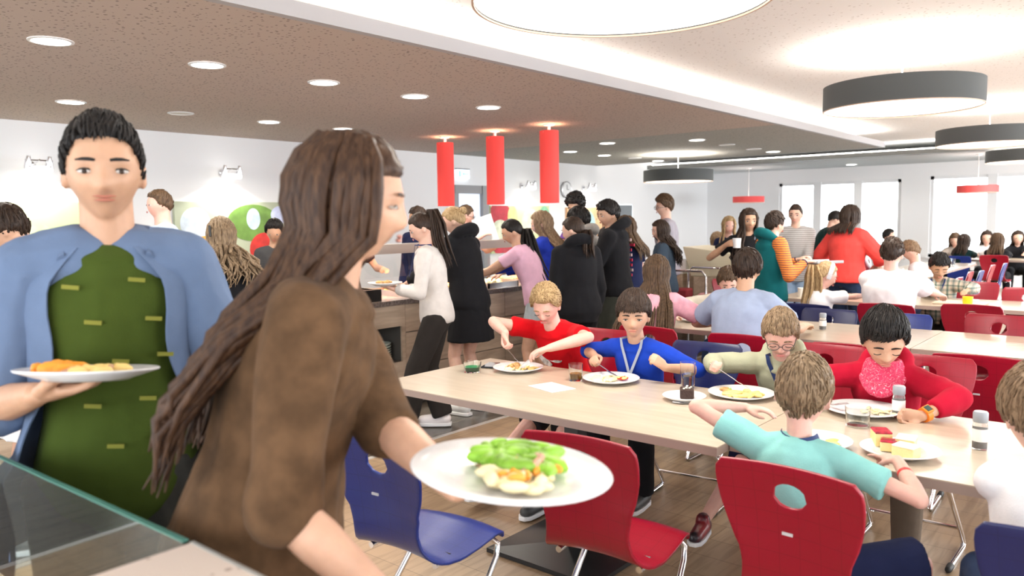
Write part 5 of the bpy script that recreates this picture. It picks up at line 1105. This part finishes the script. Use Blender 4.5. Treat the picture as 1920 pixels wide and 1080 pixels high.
# ---- at the counter and in the queue
G = 'people'
person('girl with a dark ponytail in a white long-sleeved top holding a plate', (3.993, 4.213, 1.495), 128, False, 8, .215, hyaw=140, hpitch=22, LH=(3.80, 4.30, 1.06), RH=(3.93, 4.32, 1.05), lhand=dict(n=(0, 0, 1), d=(-.3, .6, .1)), rhand=dict(n=(0, 0, 1), d=(-.3, .6, .1)), top=tp(clothm('white_rib_knit', (.62, .58, .55)), .95, 'long_sleeved_top'), bot=tr(clothm('dark_grey_trousers', (.028, .024, .022)), loose=.03), hair=dict(kind='pony', col='dbrown', hz=.42, tail=.42, line=.5), sk='light', shoes=(.8, .75, .75), extra=dict(lanyard=mat('navy_lanyard', (.01, .03, .12), .6)), feet=dict(R=(4.12, 4.16, .085), L=(3.9, 4.3, .085)))
person('dark-haired person in navy with a white collar behind the counter', (5.591, 5.95, 1.579), 200, False, 4, .215, hyaw=130, hpitch=8, top=tp(NAVYC, .9, 'jacket'), bot=tr(BLK), hair=dict(kind='short', col='dbrown'), sk='tan', shoes=(.05, .05, .05), lod=2)
person('blonde girl with her hair in a bun, black hoodie and black skirt', (4.545, 4.422, 1.545), 95, False, 12, .215, hyaw=125, hpitch=18, RH=(4.72, 4.78, 1.06), LH=(4.4, 4.8, 1.05), top=tp(BLK, .95, 'hoodie', hood=True, inf=.03, hem=-.2), bot=dict(kind='skirt', mat=BLK, len=.3), hair=dict(kind='bun', col='blond', hz=.25), sk='light', shoes=(.7, .7, .7))
person('short-haired man with glasses in a black and white shirt behind the counter', (6.33, 5.97, 1.60), 300, False, 4, .225, hyaw=325, hpitch=12, RH=(6.15, 5.62, 1.35), LH=(6.5, 5.6, 1.3), top=tp(stripem('black_white_print', (.7, .7, .7), (.03, .03, .03), 9), .35, 'shirt'), bot=tr(BLK), hair=dict(kind='crop', col='brown', line=.5), sk='pink', shoes=(.05, .05, .05), extra=dict(glasses=mat('thin_dark_frame', (.08, .07, .07), .3, .5)))
person('girl in a pale pink T-shirt with a long black braid reaching to the counter', (5.147, 4.315, 1.444), 110, False, 22, .21, hyaw=135, hpitch=20, RH=(4.95, 4.82, .98), LH=(4.75, 4.75, .96), rp=(0, 0, -1), lp=(0, 0, -1), top=tp(clothm('pale_pink_jersey', (.75, .45, .58)), .28, hem=.0), bot=sh(clothm('pale_grey_denim', (.5, .55, .58)), len=.3), hair=dict(kind='pony', col='black', hz=-.1, tail=.5, line=.5), sk='warm', shoes=(.7, .7, .7))
person('girl with long light brown hair in a royal blue sweater and denim shorts', (5.71, 4.44, 1.508), 112, False, 8, .215, hyaw=128, hpitch=12, RH=(5.65, 4.85, 1.05), LH=(5.4, 4.85, 1.05), top=tp(clothm('royal_blue_fleece', (.02, .045, .40), noise_amt=.2), .95, 'sweater', inf=.032, hem=-.12), bot=sh(JEANS, len=.28), hair=dict(kind='long', col='lbrown', hang=.28, az=50), sk='light', shoes=(.7, .7, .7))
person('girl with a low brown ponytail in a large black hoodie, back to us', (5.176, 3.70, 1.457), 60, False, 6, .21, hyaw=105, hpitch=12, top=tp(BLK, .95, 'hoodie', hood=True, inf=.035, hem=-.22, flare=.02), bot=tr(BLK, loose=.03), hair=dict(kind='pony', col='dbrown', hz=-.15, tail=.22), sk='light', shoes=(.05, .05, .05))
person('tall boy with curly black hair in a purple T-shirt in the queue', (6.748, 4.781, 1.679), 150, False, 3, .225, hyaw=185, hpitch=22, RH=(6.5, 5.0, 1.0), top=tp(clothm('purple_jersey', (.16, .07, .3)), .3), bot=tr(DJEANS), hair=dict(kind='curly', col='black', top=.9), sk='warm', shoes=(.1, .1, .1))
person('boy with black hair in a grey hoodie in the queue', (6.0, 4.22, 1.53), 80, False, 6, .22, hyaw=125, hpitch=14, top=tp(clothm('grey_marl_fleece', (.33, .31, .29)), .95, 'hoodie', hood=True, inf=.025), bot=tr(JEANS), hair=dict(kind='mop', col='black'), sk='warm', shoes=(.7, .7, .7))
k11 = person('boy with black hair in a black hoodie with red and white print, looking left', (5.90, 3.83, 1.584), 112, False, 5, .22, hyaw=150, hpitch=10, LH=(5.7, 4.1, 1.05), top=tp(BLK, .95, 'hoodie', hood=True, inf=.03, hem=-.2), extra=dict(), bot=tr(clothm('dark_olive_cotton', (.05, .055, .045)), loose=.03), hair=dict(kind='bowl', col='black', line=.45, over=.0), sk='warm', shoes=(.7, .7, .7))
person('girl with brown hair in a navy T-shirt with a bent bare arm', (6.45, 4.0, 1.46), 100, False, 4, .21, hyaw=105, hpitch=10, RE=(6.6, 3.9, 1.05), RH=(6.35, 4.15, 1.15), top=tp(NAVYC, .32, inf=.02), bot=tr(DJEANS), hair=dict(kind='long', col='brown', hang=.25, az=50), sk='light', shoes=(.1, .1, .1))
person('person with curly dark hair at the back of the queue', (7.40, 4.85, 1.60), 120, False, 3, .22, top=tp(CHAR, .9, 'sweater'), bot=tr(DJEANS), hair=dict(kind='curly', col='dbrown', top=.6), sk='tan', shoes=(.1, .1, .1), lod=2)
person('girl with long dark hair in a black T-shirt and denim jacket', (7.45, 4.186, 1.415), 120, False, 5, .205, hyaw=140, hpitch=8, RH=(7.3, 4.4, 1.05), LH=(7.2, 4.25, 1.05), lhand=dict(curl=.9), top=tp(clothm('blue_denim_jacket', (.05, .075, .11)), .9, 'denim_jacket', inf=.02), bot=tr(DJEANS), hair=dict(kind='long', col='dbrown', hang=.32, az=55, wavy=1), sk='light', shoes=(.1, .1, .1))
person('tall man with glasses in a lilac-grey shirt at the end of the queue', (8.143, 4.524, 1.674), 125, False, 2, .225, hyaw=140, hpitch=4, top=tp(clothm('lilac_grey_cotton', (.42, .4, .46)), .78, 'shirt', inf=.02), bot=tr(DJEANS), hair=dict(kind='mop', col='brown', top=1.3, flow='up', line=.5), sk='light', shoes=(.1, .1, .1), extra=dict(glasses=mat('thin_dark_frame', (.08, .07, .07), .3, .5)))
person('person with long curly blond hair and a black hair clip, in black', (2.60, 4.55, 1.469), 85, False, 4, .215, hyaw=75, hpitch=8, RH=(2.85, 4.75, 1.0), LH=(2.5, 4.8, 1.0), top=tp(BLK, .9, 'sweater', inf=.02), bot=tr(BLK), hair=dict(kind='long', col='sandy', hang=.26, az=50, wavy=1.0, n=170, wide=1.3, top=.8), sk='light', shoes=(.05, .05, .05), extra=dict(clip=1))
person('dark-haired person with white shorts at the left edge, head bowed', (1.31, 4.208, 1.529), 150, False, 10, .215, hyaw=150, hpitch=35, top=tp(WHT, .35, 'shirt'), bot=sh(WHT, len=.4, loose=.03), hair=dict(kind='mop', col='dbrown'), sk='warm', shoes=(.1, .1, .1))
person('brown-haired person in pale blue walking behind the man in the blue shirt', (2.985, 6.13, 1.70), 165, False, 3, .22, hyaw=170, top=tp(clothm('pale_blue_cotton', (.45, .55, .7)), .35, 'shirt'), bot=tr(DJEANS), hair=dict(kind='short', col='brown'), sk='pink', shoes=(.1, .1, .1), lod=2)
person('dark-haired kitchen worker seen through the counter glass', (4.228, 6.45, 1.46), 250, False, 6, .215, hyaw=230, hpitch=15, top=tp(CHAR, .35), bot=tr(BLK), hair=dict(kind='mop', col='black'), sk='tan', shoes=(.05, .05, .05), lod=2)
person('kitchen worker in dark clothes standing behind the serving gantry', (4.70, 5.98, 1.53), 255, False, 8, .215, RH=(4.42, 5.70, 1.1), LH=(4.9, 5.70, 1.1), top=tp(clothm('dark_maroon_cotton', (.045, .025, .028)), .35), bot=tr(BLK), hair=dict(kind='short', col='dbrown'), sk='light', shoes=(.05, .05, .05), lod=2)
# ---- standing in the middle
person('girl with dark hair in a coral red sweater standing with her back to us', (8.735, 2.63, 1.535), -14, False, 3, .235, hyaw=-14, top=tp(clothm('coral_red_knit', (.78, .075, .065)), .8, 'sweater', inf=.045, flare=.01, hem=-.05), bot=tr(DJEANS), hair=dict(kind='long', col='dbrown', hang=.12, az=50, top=.6), sk='brown', shoes=(.1, .1, .1), RE=(8.72, 2.3, 1.1), RH=(8.95, 2.42, 1.0), LE=(8.82, 2.98, 1.1), LH=(9.0, 2.85, 1.0), fat=1.08)
k28 = person('boy in a teal hoodie with striped orange sleeves holding a tray', (6.90, 2.72, 1.476), -38, False, 2, .21, hyaw=-30, hpitch=5, RE=(6.75, 2.56, 1.13), RH=(6.95, 2.44, 1.17), LH=(7.15, 2.6, 1.15), rhand=dict(curl=.9, d=(.6, -.5, 0)), lhand=dict(curl=.9), top=tp(clothm('dark_teal_jersey', (.008, .12, .13)), .0, 'hoodie', hood=True, inf=.03, hem=-.18), bot=sh(clothm('navy_track_shorts', (.012, .014, .045)), len=.5, loose=.03), hair=dict(kind='short', col='dbrown', top=1), sk='light', shoes=(.1, .1, .1))
_or = stripem('orange_sleeve', (.75, .22, .03), (.05, .02, .06), 16, 2, None); _or.node_tree.nodes['Color Ramp'].color_ramp.elements[0].position = .8; _or.node_tree.nodes['Color Ramp'].color_ramp.elements[1].position = .86
for nm in 'RL':
    a_ = k28['arms'][nm]; S_, E_, W_ = a_[:3]; m_ = MB(); m_.cap(S_ - (E_ - S_) * .1, E_, .068, .052); m_.cap(E_, E_.lerp(W_, .82), .055, .042); finish(m_, 'sleeve', _or, k28['T'], .010, 3, .005, 2); MB().tube([E_.lerp(W_, .84), E_.lerp(W_, .95)], [.036, .034], 14).build('cuff', NAVYC, k28['T'])
k29 = person('girl with long dark hair in a black T-shirt holding a white mug', (7.606, 3.267, 1.508), 205, False, 0, .23, hyaw=218, hpitch=2, RE=(7.46, 3.55, 1.18), RH=(7.36, 3.33, 1.32), rhand=dict(curl=1.0, n=(.2, -.7, 0), d=(-.3, -.7, .2)), top=tp(BLK, .33, inf=.02), bot=tr(BLK), hair=dict(kind='long', col='dbrown', hang=.42, az=48, wavy=.8, front=1), sk='tan', shoes=(.1, .1, .1), extra=dict(lanyard=mat('grey_lanyard', (.3, .33, .4), .6)), fat=1.1)
person('woman in a grey striped sweater and pale jeans walking between the tables', (8.702, 3.20, 1.566), 205, False, 4, .22, hyaw=190, hpitch=6, RH=(8.4, 3.45, .98), LH=(8.45, 3.1, 1.0), top=tp(stripem('grey_stripe_knit', (.3, .29, .28), (.5, .49, .48), 14), .9, 'sweater', inf=.02), bot=tr(JEANS, loose=.03), hair=dict(kind='bun', col='dbrown', hz=.3), sk='light', shoes=(.6, .6, .6))
person('blond woman in dark blue behind the girl with the mug', (9.9, 4.53, 1.43), 205, False, 2, .24, hyaw=215, top=tp(NAVYC, .33), bot=tr(DJEANS), hair=dict(kind='long', col='blond', hang=.25, az=48, front=1), sk='pink', shoes=(.1, .1, .1), lod=2)
person('light-brown-haired person in grey-green seated beyond the waste station', (10.75, 5.10, 1.21), 30, True, 8, .235, top=tp(clothm('grey_green_cotton', (.25, .27, .24)), .35), bot=tr(DJEANS), hair=dict(kind='long', col='lbrown', hang=.2), sk='light', shoes=(.1, .1, .1), lod=2)
chair(10.65, 5.08, 20, 'blue', 'blue chair beyond the waste station, of the person in grey-green')
person('person in a black T-shirt bending over the bright table line, by the windows', (12.1, 3.86, 1.495), -70, False, 24, .235, hyaw=-50, hpitch=25, top=tp(clothm('dark_green_black', (.01, .03, .03)), .33), bot=tr(BLK), hair=dict(kind='short', col='black'), sk='light', shoes=(.1, .1, .1), lod=2)
person('dark-haired boy sitting low behind the teal hoodie', (9.72, 3.62, 1.20), -85, True, 14, .22, hpitch=20, top=tp(NAVYC, .33), bot=tr(BLK), hair=dict(kind='mop', col='black'), sk='warm', shoes=(.1, .1, .1), lod=2)
person('child in a turquoise top sitting left of the coral sweater', (10.75, 3.50, 1.15), -85, True, 12, .22, hpitch=20, top=tp(clothm('turquoise_far', (.02, .4, .36)), .33), bot=tr(BLK), hair=dict(kind='mop', col='black'), sk='warm', shoes=(.1, .1, .1), lod=2)
person('person with dark hair seated far behind the broad-backed boy', (13.85, 3.55, 1.207), -90, True, 8, .22, top=tp(WHT, .33), bot=tr(BLK), hair=dict(kind='short', col='black'), sk='light', shoes=(.1, .1, .1), lod=2)
person('pale-shirted person seated just right of the broad-backed boy', (9.45, 2.20, 1.15), 92, True, 16, .22, hpitch=25, top=tp(WHT, .33), bot=tr(DJEANS), hair=dict(kind='short', col='lbrown'), sk='light', shoes=(.1, .1, .1), lod=2)
# ---- second and third row
person('girl with very long brown hair in a pink T-shirt, back to us', (4.80, 2.72, 1.175), 8, True, 12, .22, hyaw=20, hpitch=8, RH=(5.15, 2.4, .82), LH=(5.2, 2.85, .82), rp=(-.2, -.8, -.4), top=tp(clothm('pink_print_jersey', (.85, .42, .5), noise_amt=.2, noise_scale=14), .36, inf=.02), bot=tr(DJEANS), hair=dict(kind='long', col='brown', hang=.5, az=50, wide=1.7, n=150), sk='light', shoes=(.7, .7, .7))
person('boy with brown hair in a grey-blue T-shirt, back to us', (4.83, 2.08, 1.21), 4, True, 14, .23, hyaw=10, hpitch=14, RH=(5.25, 1.85, .82), LH=(5.2, 2.35, .82), LE=(4.85, 2.42, .86), top=tp(clothm('grey_blue_jersey', (.32, .38, .52)), .38, inf=.024, wr=.008), bot=sh(clothm('brown_shorts', (.09, .06, .05)), len=.45), hair=dict(kind='mop', col='dbrown', len=.22), sk='tan', shoes=(.1, .1, .1), fat=1.1)
person('boy with red lips in a cream jumper leaning over his plate', (5.90, 2.70, 1.03), 188, True, 30, .215, hyaw=210, hpitch=25, RH=(5.62, 2.86, .82), LH=(5.62, 2.55, .82), RE=(5.85, 3.05, .84), top=tp(clothm('cream_knit', (.66, .6, .5)), .95, 'jumper', inf=.022), bot=tr(DJEANS), hair=dict(kind='mop', col='brown'), sk='pink', shoes=(.1, .1, .1))
person('girl with a long blonde ponytail, grey headband and white T-shirt', (6.98, 2.30, 1.03), -20, True, 12, .235, hyaw=-48, hpitch=18, RH=(7.55, 1.98, .84), LH=(7.6, 2.25, .84), RE=(7.25, 1.92, .85), top=tp(WHT, .36, inf=.02), bot=tr(BLK), hair=dict(kind='pony', col='blond', hz=.2, tail=.42, line=.5), sk='pink', shoes=(.7, .7, .7), extra=dict(headband=1))
person('broad-backed boy with short brown hair in a white T-shirt', (7.05, 1.78, 1.225), 4, True, 10, .245, hyaw=4, hpitch=10, RH=(7.6, 1.5, .84), LH=(7.6, 2.0, .84), top=tp(WHT, .4, inf=.03, wr=.009), bot=tr(BLK), hair=dict(kind='short', col='dbrown', top=1.0, flow='up'), sk='pink', shoes=(.1, .1, .1), fat=1.18)
k25 = person('boy in a checked shirt with a navy lanyard looking down at his tray', (8.36, 1.69, 1.055), 186, True, 18, .245, hyaw=202, hpitch=28, RH=(8.02, 1.66, .86), LH=(8.02, 1.42, .85), LE=(8.2, 1.2, .85), lhand=dict(curl=.6), top=tp(plaidm('checked_flannel'), .95, 'checked_shirt', inf=.026), bot=tr(BLK), hair=dict(kind='short', col='black', fringe=.2, fmin=.36, top=.9), sk='tan', shoes=(.1, .1, .1), extra=dict(eyes=0, lanyard=mat('navy_lanyard', (.01, .03, .12), .6)), fat=1.1)
# ---- the far group by the windows
for (x, y, z, yaw, hp, hcol, tm, l, kk) in ((16.71, 3.13, 1.06, 190, 20, 'brown', clothm('brown_cream_cotton', (.35, .3, .26)), 'long-haired girl at the far table looking down, left of the group', 'long'), (15.46, 2.75, 1.07, -15, 15, 'dbrown', clothm('dark_green_black', (.01, .03, .03)), 'person in dark green leaning over the far table, back to us', 'bun'),
        (16.76, 2.62, 1.10, 190, 5, 'dbrown', WHT, 'man in a white shirt at the far table facing us', 'short'), (15.37, 2.24, 1.09, 0, 5, 'brown', BLK, 'person with brown shoulder-length hair and black T-shirt, back to us at the far table', 'long'), (16.77, 2.13, 1.10, 195, 0, 'dbrown', BLK, 'dark-haired girl in black at the far right table facing us', 'long')):
    person(l, (x, y, z), yaw, True, 10, .26, hpitch=hp, RH=(15.85 if x < 16 else 16.4, y + (-.15 if x < 16 else .15), .83), LH=(15.85 if x < 16 else 16.4, y + (.15 if x < 16 else -.15), .83), top=tp(tm, .6, inf=.03), bot=tr(BLK), hair=dict(kind=kk, col=hcol, hang=.18), sk='light', shoes=(.1, .1, .1), lod=2, fat=1.1)
# ---- things in hands
plate((.655, 1.685, 1.235), .135, 'white plate of food carried by the man in the blue shirt', (R(-4), R(6), 0)); lump('carrot_portion', (.64, 1.71, 1.238), [(CARROT, 26, (-.02, .045), (.03, .045), .022, .6, .014), (FRY, 26, (.03, .05), (-.04, .05), .02, .5, .012)], 'orange carrots and pale pasta on the plate of the man in blue', 'food', (R(-4), R(6), 0), 31)
plate((.955, .81, 1.125), .165, 'white plate of salad held by the woman in the foreground', (R(4), R(3), 0)); lump('salad_portion', (.97, .81, 1.128), [(LETT, 60, (.03, .06), (.02, .075), .026, .4, .018), (CARROT, 10, (-.01, .06), (-.03, .05), .014, .6, .02), (MASH, 20, (-.04, .05), (-.03, .06), .02, .4, .012)], 'green salad on the plate of the woman in the foreground', 'food', (R(4), R(3), 0), 32)
pa = k28['palm']['R']; o = MB().box((0, 0, 0), (.26, .22, .012)).box((0, .105, .008), (.26, .01, .02)).box((0, -.105, .008), (.26, .01, .02)).build('serving_tray', mat('grey_tray', (.4, .42, .44), .4), None, (pa.x + .11, pa.y - .05, pa.z + .01), R(-38), bevel=.003); tag(o, 'grey tray carried by the boy with orange sleeves', 'tray')
pm = k29['palm']['R']; mug((pm.x + .02, pm.y - .03, pm.z - .045), (.85, .85, .86), 'white mug in the hand of the girl in black', .042, .095, 'mug', True, 1.)
def hand_fork(k, arm, tip, kind, lab):
    p = k['palm'][arm]; cutlery(p + (p - Vector(tip)).normalized() * .03, tip, kind, lab)
hand_fork(k41, 'R', (3.18, 2.62, .785), 'fork', 'fork pressed down by the boy in the red T-shirt'); hand_fork(k41, 'L', (3.14, 2.58, .775), 'knife', 'knife in the left hand of the boy in the red T-shirt')
hand_fork(k42, 'R', (3.2, 2.03, .785), 'fork', 'fork in the right hand of the boy in the blue T-shirt'); hand_fork(k43, 'R', (3.29, 1.40, .79), 'fork', 'fork the boy in the sage hoodie digs into his chips'); hand_fork(k44, 'R', (3.29, .98, .785), 'fork', 'fork resting on the plate of the boy in the red hoodie')
A = PL = None
W1 = WH1 = None
o = MB().box((0, 0, 0), (.22, .004, .3), M=Matrix.Rotation(R(-18), 3, 'Y')).build('paper_sheet', mat('white_paper', (.88, .87, .85), .8), None, (6.22, 5.58, 1.44), R(-35), smooth=False); tag(o, 'white sheet of paper held up by the man in the black and white shirt', 'paper')
plate((3.76, 4.36, 1.085), .125, 'white plate of food held by the girl in the white top'); lump('meat_portion', (3.76, 4.36, 1.087), [(CHICK, 18, (0, .05), (0, .06), .022, .5, .014), (CARROT, 6, (0, .05), (0, .05), .015, .5, .02)], 'brown meat on the plate of the girl in the white top', seed=33)
# smart watch, scarf, print: parts of the boys
S_, E_, W_ = k44['arms']['L'][:3]; d_ = (W_ - E_).normalized(); w_ = E_.lerp(W_, .93); up_ = Vector((-.75, -.1, .6)).normalized(); up_ = (up_ - d_ * up_.dot(d_)).normalized(); sd_ = d_.cross(up_); Mw = Matrix((d_, sd_, up_)).transposed()
wt = MB().tube([w_ - d_ * .011, w_ + d_ * .011], [.0295, .0285], 20).build('wrist_watch', mat('orange_silicone', (.85, .22, .02), .4), k44['T'])
MB().box(w_ + up_ * .031, (.036, .034, .011), M=Mw).build('watch_case', mat('orange_silicone', (.85, .22, .02), .4), wt, bevel=.003); MB().box(w_ + up_ * .0372, (.024, .024, .002), M=Mw).build('watch_screen', mat('dark_green_screen', (.05, .08, .07), .1), wt, smooth=False)
sc = MB(); k = k44; s_ = k['s']; rr = random.Random(5)
for q in range(9):
    f = q / 8; pts = []
    for a in range(17):
        th = 2 * PI * a / 16; fr = (1 + math.cos(th)) / 2
        c_ = k['sp'](1.0 - .02 * f); pts.append(c_ + k['Fw'] * (math.cos(th) * (.078 + .05 * f * fr) * s_ + .012 * f + .01) + k['lat'](1) * math.sin(th) * (.078 + .028 * f) * s_ + Vector((0, 0, .035 - .02 * f - fr * fr * .115 * f * s_ * 1.1)))
    sc.tube(pts, [.009 + .005 * rr.random()] * 17, 8)
def m_bandana():
    m, nt, b = nodes('red_bandana_cotton'); tc = N(nt, 'ShaderNodeTexCoord'); v = N(nt, 'ShaderNodeTexNoise', Scale=34., Detail=1., Distortion=2.5); nt.links.new(tc.outputs['Object'], v.inputs['Vector'])
    ramp(nt, v.outputs['Fac'], [(.0, (.55, .03, .09)), (.485, (.55, .03, .09)), (.5, (.85, .6, .66)), (.515, (.55, .03, .09)), (1., (.5, .02, .08))], b.inputs['Base Color']); b.inputs['Roughness'].default_value = .9; return m
finish(sc, 'bandana_scarf', m_bandana(), k44['T'], .0042, 1, .004, 4)
k = k41; pr = MB(); c_ = k['sp'](.52) + k['Fw'] * (.125 * k['s'] + .006)
for (a, z, r1, r2, ro) in ((.05, .03, .05, .02, .5), (.0, .0, .055, .022, -.2), (-.06, -.02, .05, .018, -.5), (.03, .05, .018, .03, .2), (-.03, .04, .016, .03, -.3)):
    n = 14; V = []
    for i in range(n): q = 2 * PI * i / n; X = math.cos(q) * r1; Y = math.sin(q) * r2; V.append(c_ + k['lat'](1) * (a + X * math.cos(ro) - Y * math.sin(ro)) + Vector((0, 0, z + X * math.sin(ro) + Y * math.cos(ro))) + k['Fw'] * (.004 - (a + X) ** 2 * 1.2))
    V2 = [p - k['Fw'] * .012 for p in V]; pr.add(V + V2, [tuple(range(n)), tuple(range(2 * n - 1, n - 1, -1))] + [(i, (i + 1) % n, n + (i + 1) % n, n + i) for i in range(n)])
pr.build('shirt_print', mat('grey_white_print', (.5, .45, .42), .8, noise_amt=.5, noise_scale=40), k41['T'], smooth=False)

# prints on clothes: yellow dashes on the green T-shirt, red and white marks on the black hoodie
k = F1; pr = MB()
for (a, t) in ((.06, .86), (-.07, .84), (.09, .7), (-.03, .7), (.02, .54), (.11, .55), (-.09, .53), (.07, .38), (-.04, .37), (.0, .2), (.1, .21)):
    c_ = k['sp'](t) + k['lat'](1) * a
    pr = MB(); pr.box(c_ + k['Fw'] * ((.118 + .008 * math.sin(t * 5)) * k['s'] + .018 - a * a * 2.2) + Vector((0, 0, 0)), (.005, .034, .009), M=Matrix.Rotation(R(243), 3, 'Z') @ Matrix.Rotation(a * 2.5, 3, 'Z') @ Matrix.Rotation(-.12, 3, 'X')); pr.build('printed_dash', mat('mustard_print', (.2, .2, .025), .8), k['T'], smooth=False)
k = k11; S_, E_, W_ = k['arms']['R'][:3]; ax = (E_ - S_).normalized(); out = Vector((-.55, -.8, 0)); out = (out - ax * out.dot(ax)).normalized(); sd = ax.cross(out); Mx = Matrix((ax, sd, out)).transposed(); m1 = MB(); rr = random.Random(2)
for q in range(11):
    p = S_.lerp(E_, .12 + q * .085) + out * (.078 * k['s']); 
    for u in range(3): m1.box(p + sd * (u - 1) * .018 + out * (-.004 * abs(u - 1)), (.008 if u != q % 3 else .018, .010, .006), M=Mx)
m1.build('sleeve_print', mat('pinkish_white_print', (.7, .5, .5), .8), k['T'], smooth=False)
m2 = MB(); c0 = k['sp'](.55); ou = (k['Lf'] * -.75 - k['Fw'] * .65).normalized(); s2 = Vector((0, 0, 1)).cross(ou); M2 = Matrix((s2, ou, Vector((0, 0, 1)))).transposed()
for q in range(9):
    m2.cur = 0 if q % 3 else 1; m2.box(c0 + ou * (.155 * k['s'] + .028) + s2 * rr.uniform(-.03, .03) + Vector((0, 0, .16 - q * .045)), (.06 + .02 * rr.random(), .008, .024), M=M2)
m2.build('back_print', [mat('red_print', (.5, .03, .07), .8), mat('pinkish_white_print', (.7, .5, .5), .8)], k['T'], smooth=False)
